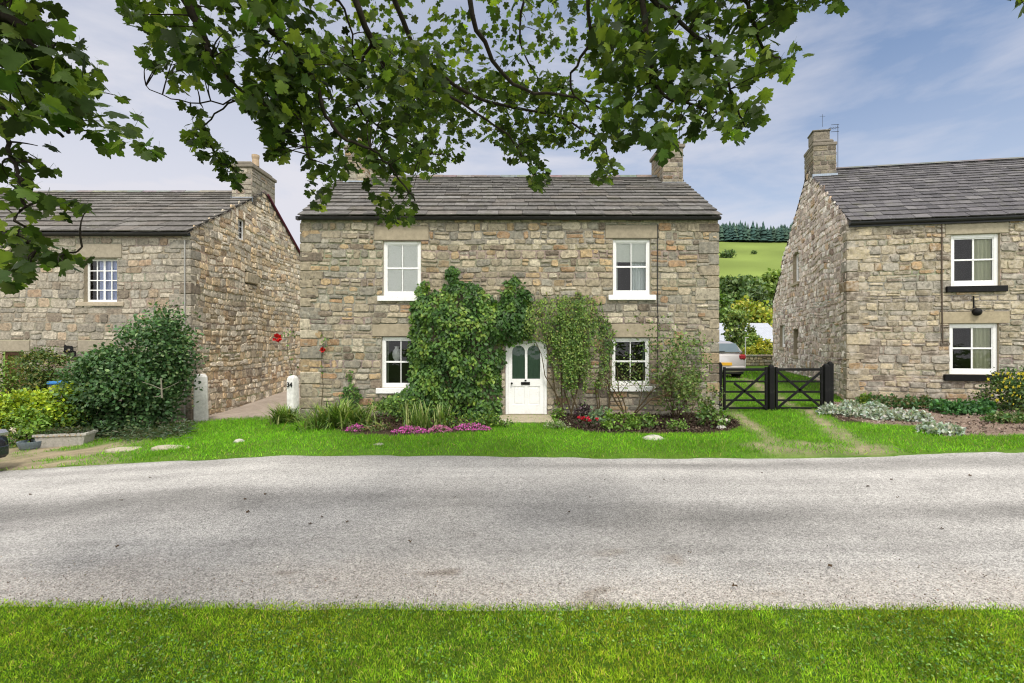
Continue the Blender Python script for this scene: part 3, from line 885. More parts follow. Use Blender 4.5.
def main_house():
    H = thing('stone_house', 'detached stone cottage in the middle, white arched-glass door under climbing plants', 'house', (0, HY, 0))
    x0, x1 = -5.60, 5.47
    EZ, RZ = 5.12, 7.36; HD = 6.2; RY = HY + HD / 2
    fr = frame_fn((0, HY, 0), (1, 0, 0), (0, -1, 0))
    W = {'ul': (hx(383), hx(421), hz(296), hz(241)), 'll': (hx(381.5), hx(419), hz(388), hz(337)),
         'ur': (hx(613), hx(650.5), hz(295), hz(239)), 'lr': (hx(612), hx(650), hz(386), hz(338))}
    door = (hx(505.5), hx(547), 0.0, hz(341))
    lint = [(hx(374), hx(429), hz(240.5), hz(226)), (hx(372), hx(429), hz(336.5), hz(324)), (hx(605), hx(658), hz(238.5), hz(225)), (hx(603), hx(658), hz(337.5), hz(323.5)),
            (hx(500), hx(552), hz(340.5), hz(328))]
    holes = [(a, b, c, d) for (a, b, c, d) in W.values()] + [door] + lint
    mb = MB()
    stone_wall(mb, fr, lambda z: (x0, x1), -.35, EZ + .2, holes, PAL_MAIN, hr=(.12, .25), wr=(.15, .52), dep=(.006, .034), jit=.016, split=.34, gap=.013)
    side = dict(hr=(.12, .24), wr=(.2, .6), dep=(.01, .03))
    def gsp(z):
        E = EZ + .24
        if z <= E: return (0, HD)
        k = (z - E) / (RZ + .03 - E); return (HD / 2 * k, HD - HD / 2 * k)
    stone_wall(mb, frame_fn((x1, HY, 0), (0, 1, 0), (1, 0, 0)), gsp, -.35, RZ, [], PAL_MAIN, **side)
    stone_wall(mb, frame_fn((x0, HY + HD, 0), (0, -1, 0), (-1, 0, 0)), gsp, -.35, RZ, [], PAL_MAIN, **side)
    quoins(mb, (x1, HY, 0), (-1, 0, 0), (0, 1, 0), -.3, EZ + .1, PAL_MAIN); quoins(mb, (x0, HY, 0), (1, 0, 0), (0, 1, 0), -.3, EZ + .1, PAL_MAIN)
    mb.add([(x0, HY + HD, -.3), (x1, HY + HD, -.3), (x1, HY + HD, EZ), (x0, HY + HD, EZ)], [(0, 1, 2, 3)], (.3, .26, .2))
    mb.build('wall', M['stone'], H)
    for (a, b, c, d) in lint:
        lb = MB(); wbox(lb, fr, a + .006, b - .006, c + .004, d - .006, -.1, random.uniform(.02, .03), random.choice([(.29, .25, .18), (.33, .28, .20)]), bev=.012)
        lb.build('lintel', M['dressed'], H)
    # roof
    PALR = [((.112, .105, .097), 5), ((.145, .136, .127), 4), ((.078, .073, .068), 2), ((.118, .104, .09), 2), ((.19, .182, .17), 1)]
    rb = MB()
    ov = .12; ex = x1 + .02; wx = x0 - .0
    ey = HY - .22; ez = EZ + .16
    zf = EZ + .16
    roof_plane(rb, (wx, ey, ez), (ex, ey, ez), (ex, RY, RZ + .06), (wx, RY, RZ + .06), 14, (.35, .85), .027, PALR, ratio=.5)
    roof_plane(rb, (ex, HY + HD + .22, ez), (wx, HY + HD + .22, ez), (wx, RY, RZ + .06), (ex, RY, RZ + .06), 13, (.35, .85), .022, PALR, ratio=.5)
    ro = rb.build('roof', M['slate'], H)
    rg = MB(); x = wx
    while x < ex:
        w_ = random.uniform(.4, .55); xe = min(ex, x + w_)
        z = RZ + .10 + random.uniform(-.008, .008); c = tuple(q * random.uniform(.85, 1.15) for q in (.16, .15, .135))
        rg.add([(x + .004, RY - .17, z - .10), (xe - .004, RY - .17, z - .10), (xe - .004, RY - .02, z + .03), (x + .004, RY - .02, z + .03), (x + .004, RY + .17, z - .10), (xe - .004, RY + .17, z - .10)],
               [(0, 1, 2, 3), (3, 2, 5, 4), (0, 3, 4), (1, 5, 2)], c); x = xe
    rg.build('ridge_tiles', M['slate'], ro)
    gb = MB()
    gy = HY - .13; n = 8
    prof = [(gy + .055 * math.cos(math.pi + math.pi * i / n), EZ + .135 + .055 * math.sin(math.pi + math.pi * i / n)) for i in range(n + 1)]
    vs = [(X, a, b) for X in (wx + .0, ex - .0) for a, b in prof]; m_ = n + 1
    gb.add(vs, [(i, i + 1, m_ + i + 1, m_ + i) for i in range(n)] + [tuple(range(m_)), tuple(range(m_, 2 * m_))])
    gb.box(((wx + ex) / 2, HY - .045, EZ + .125), (ex - wx, .04, .06))
    gb.box(((wx + ex) / 2, HY - .10, EZ + .15), (ex - wx - .02, .15, .02))
    gb.box((wx - .03, gy - .01, EZ + .12), (.07, .12, .09))
    gb.build('gutter', M['gutter'], ro)
    # chimneys
    chimney(H, 4.78, 5.42, RY - .62, RY + .62, RZ - .5, RZ + .78, pots=(), pal_=PAL_MAIN, flash=.10)
    chimney(H, -5.30, -4.62, RY - .62, RY + .62, RZ - .5, RZ + .75, pots=((.5, .5),), pal_=[(tuple(q * 1.5 for q in c), w_) for c, w_ in PAL_MAIN], flash=.14)
    # thin cable down the front
    cb = MB(); cb.tube([fr(hx(657.5), EZ - .02, .03), fr(hx(657.2), 3.5, .035), fr(hx(657.6), 1.9, .03), fr(hx(657), .9, .03)], .012, 5)
    cb.build('cable', M['gutter'], H)
    # windows
    def blinds(o, fr_, a0, a1, b0, b1, d):
        drape(o, fr_, a0 - .03, a1 + .03, b0 - .03, b1 + .03, d - .05, (.97, .98, .96), 2, .002, 'blind')
    def half(o, fr_, a0, a1, b0, b1, d):
        drape(o, fr_, a0 - .03, a1 + .03, b0 + (b1 - b0) * .60, b1 + .03, d - .06, (.80, .83, .78), 2, .004, 'blind')
        drape(o, fr_, a0 + (a1 - a0) * .55, a1 + .04, b0 - .03, b1, d - .16, (.75, .82, .82), 5, .02)
        drape(o, fr_, a0 - .05, a0 + (a1 - a0) * .12, b0 - .03, b1, d - .16, (.5, .55, .55), 2, .02)
    def vasec(o, fr_, a0, a1, b0, b1, d):
        drape(o, fr_, a0 - .05, a0 + .05, b0 - .03, b1, d - .2, (.32, .36, .28), 2, .02)
        vb = MB(); vb.lathe(fr_((a0 * .68 + a1 * .32), (b0 + b1) / 2 + .01, d - .20), [(.05, 0), (.11, .10), (.125, .2), (.09, .30), (.05, .36), (.065, .40)], 14)
        vb.box(fr_((a0 + a1) / 2, (b0 + b1) / 2 - .01, d - .2), (a1 - a0 + .3, .2, .03))
        vb.build('shelf_with_vase', M['vase'], o, smooth=False)
    def plain(o, fr_, a0, a1, b0, b1, d):
        drape(o, fr_, a1 - .05, a1 + .05, b0 - .03, b1, d - .2, (.30, .34, .33), 2, .02)
        drape(o, fr_, a0 - .05, a0 + .04, b0 - .03, b1, d - .2, (.12, .05, .05), 2, .02)
    cross_window(H, fr, *W['ul'], curtain=blinds, depth=.055, label='sash window with white blinds drawn, upper floor on the left')
    cross_window(H, fr, *W['ur'], curtain=half, depth=.055, label='sash window with half blind and pale curtain, upper floor on the right')
    cross_window(H, fr, *W['ll'], curtain=vasec, depth=.06, label='sash window partly hidden by the big climber, ground floor')
    cross_window(H, fr, *W['lr'], curtain=plain, depth=.06, label='sash window behind a bare-stemmed bush, ground floor')
    # door
    s0, s1, z0, z1 = door; z0 = .06
    db = MB(); f_ = .075
    for (a, b) in ((s0, s0 + f_), (s1 - f_, s1)): wbox(db, fr, a, b, z0, z1 - .12, -.16, -.02, bev=.006)
    # head of the frame with an arched underside
    n = 12; top = z1; c0 = (s0 + s1) / 2; hw = (s1 - s0) / 2 - f_
    vs = []; 
    for dd in (-.02, -.16):
        for i in range(n + 1):
            t = i / n; a = s0 + f_ + (s1 - s0 - 2 * f_) * t; zz = z1 - .19 + .13 * math.sin(math.pi * t)
            vs.append(fr(a, zz, dd)); vs.append(fr(s0 + (s1 - s0) * t, top, dd))
    fs = [(2 * i, 2 * i + 2, 2 * i + 3, 2 * i + 1) for i in range(n)]
    m2 = 2 * (n + 1)
    fs += [(2 * i, 2 * i + 2, m2 + 2 * i + 2, m2 + 2 * i) for i in range(n)]
    vs += [fr(s0, z1 - .12, -.02), fr(s0 + f_, z1 - .12, -.02), fr(s1, z1 - .12, -.02), fr(s1 - f_, z1 - .12, -.02)]
    q = 2 * m2
    fs += [(q, q + 1, 0, 1), (q + 2, q + 3, 2 * n, 2 * n + 1)]
    db.add(vs, fs)
    D_ = db.build('door_frame', M['white'], H)
    lb = MB(); a0, a1 = s0 + f_ + .003, s1 - f_ - .003; b0, b1 = z0 + .01, z1 - .07
    mid = (a0 + a1) / 2; zs = hz(379)
    def arch_panel(mbx, l, r, zb, zt, d0, d1, L0, R0):
        """door skin between L0..R0 round one arched opening l..r"""
        n = 14; rad = (r - l) / 2; c = (l + r) / 2; zc = zt - rad
        inner = [(l, zb)] + [(c - rad * math.cos(math.pi * i / n), zc + rad * math.sin(math.pi * i / n)) for i in range(n + 1)] + [(r, zb)]
        outer = [(L0, zb)] + [(L0 + (R0 - L0) * i / n, b1) for i in range(n + 1)] + [(R0, zb)]
        vs = [fr(a, b, d1) for a, b in inner] + [fr(a, b, d1) for a, b in outer] + [fr(a, b, d0) for a, b in inner]
        m_ = len(inner)
        fs = [(i, i + 1, m_ + i + 1, m_ + i) for i in range(m_ - 1)] + [(i, i + 1, 2 * m_ + i + 1, 2 * m_ + i) for i in range(m_ - 1)]
        mbx.add(vs, fs)
    d1, d0 = -.055, -.11
    arch_panel(lb, a0 + .10, mid - .032, zs, hz(345.5), d0, d1, a0, mid); arch_panel(lb, mid + .032, a1 - .10, zs, hz(345.5), d0, d1, mid, a1)
    # lower skin with two sunk panels
    pz0, pz1 = b0 + .24, zs - .20
    for (l, r) in ((a0, a0 + .11), (mid - .045, mid + .045), (a1 - .11, a1)): wbox(lb, fr, l, r, pz0, pz1, d0, d1)
    wbox(lb, fr, a0, a1, b0, pz0 - .001, d0, d1); wbox(lb, fr, a0, a1, pz1 + .001, zs - .001, d0, d1)
    for (l, r) in ((a0 + .111, mid - .046), (mid + .046, a1 - .111)):
        wbox(lb, fr, l, r, pz0 + .001, pz1 - .001, d0, d1 - .018); wbox(lb, fr, l + .045, r - .045, pz0 + .045, pz1 - .045, d0, d1 - .008, bev=.006)
    do = lb.build('door', M['white'], H)
    pb = MB()
    for (l, r) in ((a0 + .09, mid - .02), (mid + .02, a1 - .09)):
        pb.add([fr(l, zs - .01, -.085), fr(r, zs - .01, -.085), fr(r, hz(345), -.085), fr(l, hz(345), -.085)], [(0, 1, 2, 3)])
    pb.build('pane', M['glass'], do)
    kb = MB(); kb.add([fr(a0, b0, -.13), fr(a1, b0, -.13), fr(a1, b1, -.13), fr(a0, b1, -.13)], [(0, 1, 2, 3)], (.05, .09, .06))
    cb2 = drape(do, fr, a0, a1, zs - .1, b1, -.118, (.10, .17, .125), 7, .006)
    hb = MB(); hb.lathe((0, 0, 0), [(.0, 0), (.028, .0), (.02, .03), (.03, .05), (.02, .07)], 10)
    rot = Matrix.Rotation(R(90), 3, 'X'); base = fr(hx(511.8), hz(383.5), d1)
    hb.v = [tuple(rot @ Vector(v) + base) for v in hb.v]
    hb.build('handle', M['black'], do, smooth=True)
    lb2 = MB(); wbox(lb2, fr, hx(521), hx(530), hz(385), hz(382.2), d1, d1 + .02, bev=.006); wbox(lb2, fr, hx(524.6), hx(526.6), hz(381.5), hz(380), d1, d1 + .02, bev=.006)
    lb2.build('letterbox', M['black'], do)
    sb = MB(); wbox(sb, fr, hx(502), hx(549), -.05, .055, -.2, .10, (.33, .28, .2), bev=.01)
    sb.build('threshold', M['dressed'], H)
    # door step flag stone lying in the lawn
    st = MB(); st.box((hx(525), 12.2, .02), (1.35, .95, .10), (.36, .31, .22), bev=.02)
    tag(st.build('doorstep', M['dressed'], org=Vector((hx(525), 12.2, -.03))), 'worn flat sandstone step in front of the white front door', 'doorstep')
    return H


# ------------------------------------------------------------------ LEFT HOUSE
def left_house():
    Y0 = 14.2; k = F / Y0; X = lambda px: (px - 512) / k; Z = lambda py: CAMZ + (341.5 - py) / k
    H = thing('stone_house', 'long stone house at the left edge with a small many-paned white window', 'house', (-13, Y0, -.5))
    xc = -9.45; xl = -19.5; EZ = 5.02; RZ = 7.62; RY = Y0 + 4.2; DY = 8.4
    fr = frame_fn((0, Y0, 0), (1, 0, 0), (0, -1, 0))
    win = (X(84), X(117), Z(302), Z(258.5)); low = (X(83), X(104), Z(378), Z(352.5)); door = (X(3), X(24), -.7, Z(352))
    win2 = (X(-75), X(-40), Z(302), Z(258.5))
    lint = [(X(-3), X(30), Z(351.5), Z(340)), (X(76), X(122), Z(258), Z(243.5)), (X(78), X(116), Z(352), Z(340))]
    mb = MB()
    stone_wall(mb, fr, lambda z: (xl, xc), -.9, EZ + .2, [win, low, door, win2] + lint, PAL_LEFT, hr=(.15, .28), wr=(.20, .58), dep=(.004, .024), jit=.015, gap=.012)
    def gsp(z):
        E = EZ + .24
        if z <= E: return (0, DY)
        q = (z - E) / (RZ + .03 - E); return (4.2 * q, DY - 4.2 * q)
    fg = frame_fn((xc, Y0, 0), (0, 1, 0), (1, 0, 0))
    gw = (2.48, 2.92, 5.55, 6.28)
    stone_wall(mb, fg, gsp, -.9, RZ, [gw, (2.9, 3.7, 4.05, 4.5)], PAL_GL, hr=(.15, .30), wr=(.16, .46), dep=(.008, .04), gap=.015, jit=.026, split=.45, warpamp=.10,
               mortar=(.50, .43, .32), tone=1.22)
    quoins(mb, (xc, Y0, 0), (-1, 0, 0), (0, 1, 0), -.9, EZ + .1, PAL_LEFT)
    wbox(mb, fg, 2.92, 3.68, 4.10, 4.46, -.05, .09, (.44, .37, .26), bev=.02)
    mb.add([(xl, Y0 + DY, -.9), (xc, Y0 + DY, -.9), (xc, Y0 + DY, EZ), (xl, Y0 + DY, EZ)], [(0, 1, 2, 3)], (.3, .26, .2))
    mb.build('wall', M['stone'], H)
    for (a, b, c, d) in lint:
        lb = MB(); wbox(lb, fr, a + .006, b - .006, c + .004, d - .006, -.1, .022, (.31, .27, .205), bev=.012); lb.build('lintel', M['dressed'], H)
    PALR = [((.125, .115, .105), 5), ((.155, .145, .132), 4), ((.095, .087, .079), 2), ((.13, .114, .098), 2)]
    rb = MB(); ex = xc + .06; ey = Y0 - .22; ez = EZ + .14
    roof_plane(rb, (xl, ey, ez), (ex, ey, ez), (ex, RY, RZ + .06), (xl, RY, RZ + .06), 13, (.4, 1.0), .031, PALR, ratio=.5, chips=.03)
    roof_plane(rb, (ex, Y0 + DY + .2, ez), (xl, Y0 + DY + .2, ez), (xl, RY, RZ + .06), (ex, RY, RZ + .06), 12, (.4, 1.0), .028, PALR, ratio=.5)
    ro = rb.build('roof', M['slate'], H)
    rg = MB(); x = xl
    while x < ex - .01:
        xe = min(ex, x + random.uniform(.4, .6)); z = RZ + .10 + random.uniform(-.01, .01)
        rg.add([(x, RY - .17, z - .10), (xe - .006, RY - .17, z - .10), (xe - .006, RY, z + .03), (x, RY, z + .03), (x, RY + .17, z - .10), (xe - .006, RY + .17, z - .10)],
               [(0, 1, 2, 3), (3, 2, 5, 4), (0, 3, 4), (1, 5, 2)], tuple(q * random.uniform(.85, 1.15) for q in (.16, .15, .135))); x = xe
    rg.build('ridge_tiles', M['slate'], ro)
    gb = MB(); gy = Y0 - .13; n = 8
    prof = [(gy + .065 * math.cos(math.pi + math.pi * i / n), EZ + .12 + .055 * math.sin(math.pi + math.pi * i / n)) for i in range(n + 1)]
    vs = [(q, a, b) for q in (xl, ex - .03) for a, b in prof]; m_ = n + 1
    gb.add(vs, [(i, i + 1, m_ + i + 1, m_ + i) for i in range(n)] + [tuple(range(m_, 2 * m_))])
    gb.box(((xl + ex) / 2, Y0 - .045, EZ + .10), (ex - xl - .06, .04, .07)); gb.box(((xl + ex) / 2, Y0 - .10, EZ + .14), (ex - xl - .08, .15, .02))
    gb.build('gutter', M['gutter'], ro)
    vb = MB()   # dark red verge board on the rear slope
    vb.tube([(xc + .06, RY + .2, RZ + .02), (xc + .06, Y0 + DY + .2, EZ + .10)], .05, 6)
    vb.build('verge_board', mat('dark_red_paint', (.09, .015, .03), .6, .3, 10, .2), ro)
    chimney(H, xc - .72, xc + .01, RY - .85, RY + .85, RZ - .62, RZ + .70, pots=((.75, .35),), pal_=[(tuple(q * 1.25 for q in c), w_) for c, w_ in PAL_LEFT], flash=.15, poth=.42)
    def sheer(o, fr_, a0, a1, b0, b1, d):
        drape(o, fr_, a0 + (a1 - a0) * .26, a1 + .03, b0 - .03, b1 + .03, d - .09, (.50, .56, .78), 5, .02)
    cross_window(H, fr, *win, rows=4, cols=4, meet=False, frm=.055, bar=.03, curtain=sheer, sill_mat='dressed', sill_h=.12, depth=.12, sillw=.22, sill_out=.05,
                 label='white window of sixteen small panes under the gutter')
    cross_window(H, fr, *win2, rows=4, cols=4, meet=False, frm=.055, bar=.03, curtain=sheer, sill_mat='dressed', sill_h=.12, depth=.12, sillw=.22, sill_out=.05)
    cross_window(H, fr, *low, rows=1, cols=2, meet=False, frm=.07, bar=.04, sill_mat='dressed', sill_h=.1, depth=.1, label='small white window almost hidden by the holly bush')
    def wc(o, fr_, a0, a1, b0, b1, d): drape(o, fr_, a0, a1, b0, b1, d - .1, (.4, .42, .42), 3, .01)
    cross_window(H, fg, *gw, rows=3, cols=2, meet=False, frm=.05, bar=.02, sill=None, depth=.07, curtain=wc, label='tiny white window high in the gable')
    db = MB(); s0, s1, z0, z1 = door
    for (a, b) in ((s0, s0 + .08), (s1 - .08, s1)): wbox(db, fr, a, b, z0, z1, -.18, -.06)
    wbox(db, fr, s0 + .081, s1 - .081, z1 - .08, z1, -.18, -.06)
    for i in range(4):
        q = (s1 - s0 - .17) / 4; wbox(db, fr, s0 + .085 + q * i, s0 + .085 + q * (i + 1) - .008, z0, z1 - .082, -.17, -.11)
    do = db.build('door', M['brown_wood'], H)
    # corner downpipe on the front wall next to the quoins
    pb = MB(); pb.tube([fr(xc - .12, EZ - .05, .06), fr(xc - .12, 3, .06), fr(xc - .12, -.4, .06)], .02, 8); pb.build('pipe', mat('grey_pipe', (.32, .31, .29), .6, .3, 8, .2), H)


# ------------------------------------------------------------------ RIGHT HOUSE
TF, TG = R(10), R(17)
RC = Vector((9.85, 14.2, 0)); DF = Vector((math.cos(TF), -math.sin(TF), 0)); DG = Vector((math.sin(TG), math.cos(TG), 0))
NF = Vector((-math.sin(TF), -math.cos(TF), 0)); NG = Vector((-math.cos(TG), math.sin(TG), 0))


def right_house():
    H = thing('stone_house', 'stone house on the right with black window sills and a rough tall gable', 'house', RC)
    EZ, RZ = 5.36, 8.28; AP = 3.9
    fr = frame_fn(RC, DF, NF)
    fgr = frame_fn(RC, DG, NG)
    def S(px): r = (px - 512) / F; return (14.2 * r - 9.85) / (math.cos(TF) + math.sin(TF) * r)
    def ZZ(px, py): return CAMZ + (341.5 - py) / F * (14.2 - math.sin(TF) * S(px))
    w1 = (S(951), S(1000), ZZ(975, 286), ZZ(975, 234)); w2 = (S(949.5), S(999), ZZ(975, 374.5), ZZ(975, 323.5))
    w3 = (w1[0] + 4.2, w1[1] + 4.2, w1[2], w1[3])
    lint = [(w1[0] - .15, w1[1] + .2, w1[3] + .003, w1[3] + .30), (w2[0] - .25, w2[1] + .25, w2[3] + .003, w2[3] + .34)]
    mb = MB(); LL = 9.5
    stone_wall(mb, fr, lambda z: (0, LL), -.3, EZ + .2, [w1, w2, w3] + lint, PAL_RIGHT, hr=(.12, .26), wr=(.17, .58), dep=(.006, .036), jit=.016, split=.34, gap=.013)
    def gsp(z):
        E = EZ + .25
        if z > E: q = (z - E) / (RZ + .03 - E); return (AP * q, 8.0 - 4.1 * q)
        if z > 3.9: return (0, 8.0 + 1.76 * min(1, (5.1 - z) / 1.2) if z < 5.1 else 8.0)
        return (0, 9.76)
    ga = (5.12, 6.08, 4.38, 5.58); gb_ = (7.35, 8.40, 1.75, 2.72); gc = (5.25, 6.0, 1.45, 2.5)
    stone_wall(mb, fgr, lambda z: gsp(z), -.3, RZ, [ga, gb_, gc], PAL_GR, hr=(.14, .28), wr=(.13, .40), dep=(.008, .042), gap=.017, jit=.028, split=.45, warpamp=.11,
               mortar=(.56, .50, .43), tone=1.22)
    quoins(mb, RC, DF, DG, -.3, EZ + .1, PAL_RIGHT)
    B = [RC + DG * 9.76, RC + DG * 9.76 + DF * LL, RC + DF * LL]
    up = Vector((0, 0, 3.9)); mb.add([B[0] + Vector((0, 0, -.3)), B[1] + Vector((0, 0, -.3)), B[1] + up, B[0] + up], [(0, 1, 2, 3)], (.3, .26, .2))
    mb.add([B[2] + Vector((0, 0, -.3)), B[2] + Vector((0, 0, EZ)), B[2] + DG * AP + Vector((0, 0, RZ)), B[2] + DG * 8 + Vector((0, 0, EZ)), B[1] + up, B[1] + Vector((0, 0, -.3))], [(0, 1, 2, 3, 4, 5)], (.3, .26, .2))
    mb.build('wall', M['gable'], H)
    for i, (a, b, c, d) in enumerate(lint):
        lb = MB(); wbox(lb, fr, a, b, c, d - .006, -.1, .024, ((.33, .29, .21), (.35, .295, .20))[i], bev=.012); lb.build('lintel', M['dressed'], H)
    PALR = [((.075, .070, .074), 5), ((.105, .098, .101), 4), ((.052, .049, .052), 2), ((.15, .142, .14), 1.3)]
    rb = MB(); zz = lambda v, z: Vector((v.x, v.y, z))
    s_ = -.03
    E0 = zz(RC + DF * s_ + NF * .2, EZ + .12); E1 = zz(RC + DF * LL + NF * .2, EZ + .12); R0 = zz(RC + DG * AP + DF * s_, RZ + .05); R1 = zz(RC + DG * AP + DF * LL, RZ + .05)
    roof_plane(rb, E0, E1, R1, R0, 19, (.25, .5), .020, PALR, ratio=.62, chips=.016)
    Q0 = zz(RC + DG * 8.1 + DF * s_, EZ + .0); Q1 = zz(RC + DG * 8.1 + DF * LL, EZ + .0)
    roof_plane(rb, Q1, Q0, R0, R1, 18, (.25, .5), .014, PALR, ratio=.62)
    T0 = zz(RC + DG * 9.85 + DF * s_, 3.92); T1 = zz(RC + DG * 9.85 + DF * LL, 3.92); U0 = zz(RC + DG * 8.02 + DF * s_, 5.16); U1 = zz(RC + DG * 8.02 + DF * LL, 5.16)
    roof_plane(rb, T1, T0, U0, U1, 9, (.25, .5), .014, PALR, ratio=.7)
    ro = rb.build('roof', M['slate_right'], H)
    rg = MB(); s = .45
    while s < LL:
        e = min(LL, s + .45); a = R0 + DF * (s - s_); b = R0 + DF * (e - s_ - .006); z = Vector((0, 0, .07)); dn = Vector((0, 0, -.03))
        o1 = NF * .16
        rg.add([a + o1 + dn, b + o1 + dn, b + z, a + z, a - o1 + dn, b - o1 + dn], [(0, 1, 2, 3), (3, 2, 5, 4), (0, 3, 4), (1, 5, 2)], tuple(q * random.uniform(.85, 1.15) for q in (.13, .125, .125))); s = e
    rg.build('ridge_tiles', M['slate_right'], ro)
    gb = MB(); n = 8
    pr = [(.13 + .06 * math.cos(math.pi * i / n), EZ + .10 - .065 * math.sin(math.pi * i / n)) for i in range(n + 1)]
    vs = [fr(q, z, d) for q in (.0, LL) for d, z in pr]; m_ = n + 1
    gb.add(vs, [(i, i + 1, m_ + i + 1, m_ + i) for i in range(n)] + [tuple(range(m_))])
    wbox(gb, fr, .02, LL, EZ - .02, EZ + .10, .03, .07); wbox(gb, fr, .02, LL, EZ + .10, EZ + .12, .03, .17)
    gb.build('gutter', M['gutter'], ro)
    c = chimney(H, .0, .74, AP - .62, AP + .5, RZ - .55, RZ + .72, pots=(), pal_=[(tuple(q * .85 for q in cc), w_) for cc, w_ in PAL_RIGHT], U=DF, V=DG, O=RC, flash=.17, capw=.03)
    # upper narrow stage and aerial
    cb = MB(); q = RC + DF * .34 + DG * (AP - .05)
    stw = [(tuple(k * .6 for k in cc), w_) for cc, w_ in PAL_RIGHT]
    for (a, b, U_, N_) in ((-.26, -.30, DF, NF), ):
        cb.box(q + Vector((0, 0, RZ + 1.16)), (.56, .62, .38), (.19, .165, .13), DF, DG, bev=.03)
        cb.box(q + Vector((0, 0, RZ + 1.37)), (.62, .68, .06), (.14, .125, .10), DF, DG, bev=.02)
    cb.build('chimney_top', M['stone'], c)
    ab = MB(); a = RC + DF * .80 + DG * (AP - .6)
    a = Vector((a.x, a.y, 0))
    ab.tube([a + Vector((0, 0, RZ - .2)), a + Vector((0, 0, RZ + 1.45))], .010, 6)
    for t, l in ((1.45, .22), (1.33, .30), (1.2, .22)): ab.tube([a + Vector((0, 0, RZ + t)) - DF * l, a + Vector((0, 0, RZ + t)) + DF * .04], .008, 5)
    for i in range(5): p = a + Vector((0, 0, RZ + 1.33)) - DF * (.05 + .055 * i); ab.tube([p - DG * .12, p + DG * .12], .005, 4)
    p = a - DF * .5 + Vector((0, 0, RZ + 1.4)); ab.tube([p, p + Vector((0, 0, .45))], .006, 4)
    ab.tube([p + Vector((-.1, 0, .38)), p + Vector((.1, 0, .38))], .005, 4)
    ab.build('aerial', M['plastic_black'], c)
    def cur(o, fr_, a0, a1, b0, b1, d):
        drape(o, fr_, a0 + (a1 - a0) * .52, a1 + .05, b0 - .05, b1 + .05, d - .11, (.50, .52, .36), 5, .03)
    cross_window(H, fr, *w1, sill_mat='black', sillw=.14, sill_h=.17, curtain=cur, frm=.10, depth=.06, bar=.04, label='white window with a curtain on its right half, upper floor')
    cross_window(H, fr, *w2, sill_mat='black', sillw=.16, sill_h=.18, curtain=cur, frm=.10, depth=.06, bar=.04, label='white window above the yellow-flowered shrub, ground floor')
    cross_window(H, fr, *w3, sill_mat='black', sillw=.14, sill_h=.17, curtain=cur, frm=.10, depth=.06, bar=.04)
    def wcur(o, fr_, a0, a1, b0, b1, d): drape(o, fr_, a0, a0 + (a1 - a0) * .5, b0, b1, d - .08, (.75, .75, .72), 3, .01)
    cross_window(H, fgr, *ga, rows=2, cols=1, sill_mat='dressed', sillw=.05, sill_h=.12, curtain=wcur, depth=.13, frm=.08, label='narrow white-framed window high in the rough gable')
    cross_window(H, fgr, *gb_, rows=2, cols=1, sill_mat='dressed', sillw=.05, sill_h=.12, curtain=wcur, depth=.12, frm=.08)
    cross_window(H, fgr, *gc, rows=1, cols=1, meet=False, sill_mat='dressed', sillw=.05, sill_h=.12, depth=.22, frm=.05)
    pb = MB(); s = S(941); pb.tube([fr(s, EZ - .02, .035), fr(s, 3.5, .04), fr(s + .02, ZZ(941, 343), .035)], .018, 6); pb.build('pipe', mat('brown_pipe', (.09, .065, .045), .6, .3, 8, .2), H)
    lb = MB(); cx, cz = S(975.5), ZZ(975, 312)
    hb = MB(); hb.lathe((0, 0, 0), [(.105, -.03), (.11, .02), (.10, .06), (.065, .095), (.025, .11)], 16)
    bx = DF; rot = Matrix((bx, Vector((0, 0, 1)), NF)).transposed()
    base = fr(cx, cz, .05); hb.v = [tuple(rot @ Vector(v) + base) for v in hb.v]
    hb.tube([fr(S(972.5), ZZ(972, 296), .04), fr(S(972.5), cz + .1, .05)], .02, 6)
    hb.build('wall_lamp', M['black'], H)


main_house(); left_house(); right_house()


# ------------------------------------------------------------------ planting helpers
def ribbons(name, org, n, rad, length, width, cols, parent=None, droop=1.0, spread=.9, m='leaf', up=1.0):
    """strap leaves arching out of a crown"""
    base = np.stack([RNG.normal(0, rad[0] / 2, n), RNG.normal(0, rad[1] / 2, n), np.zeros(n)], -1) + np.array(org)
    base[:, 2] = g(base[:, 0], base[:, 1]) if org[2] < .5 else base[:, 2]
    az = RNG.uniform(0, 2 * np.pi, n); l = length * RNG.uniform(.55, 1.1, n); tilt = np.abs(RNG.normal(0, .42, n)) * spread
    h = np.stack([np.cos(az), np.sin(az), np.zeros(n)], -1); sd = np.stack([-np.sin(az), np.cos(az), np.zeros(n)], -1)
    K = 6; V = np.zeros((n, K * 2, 3)); p = base.copy(); a = tilt.copy()
    for k in range(K):
        wd = width * (1 - (k / (K - 1)) ** 2 * .9) * .5
        V[:, 2 * k] = p - sd * wd; V[:, 2 * k + 1] = p + sd * wd
        p = p + (h * np.sin(a)[:, None] + np.array([0, 0, up]) * np.cos(a)[:, None]) * (l / (K - 1))[:, None]
        a = a + droop * RNG.uniform(.12, .42, n)
    f = np.array([(2 * k, 2 * k + 1, 2 * k + 3, 2 * k + 2) for k in range(K - 1)])
    FF = (f.ravel()[None, :] + (np.arange(n) * K * 2)[:, None]).ravel()
    C = np.repeat(pal(n, cols, .2), K * 2, axis=0)
    return fast_mesh(name, V.reshape(-1, 3), FF, np.full(n * (K - 1), 4), C, M[m], parent, tuple(parent['_org']) if parent else tuple(org))


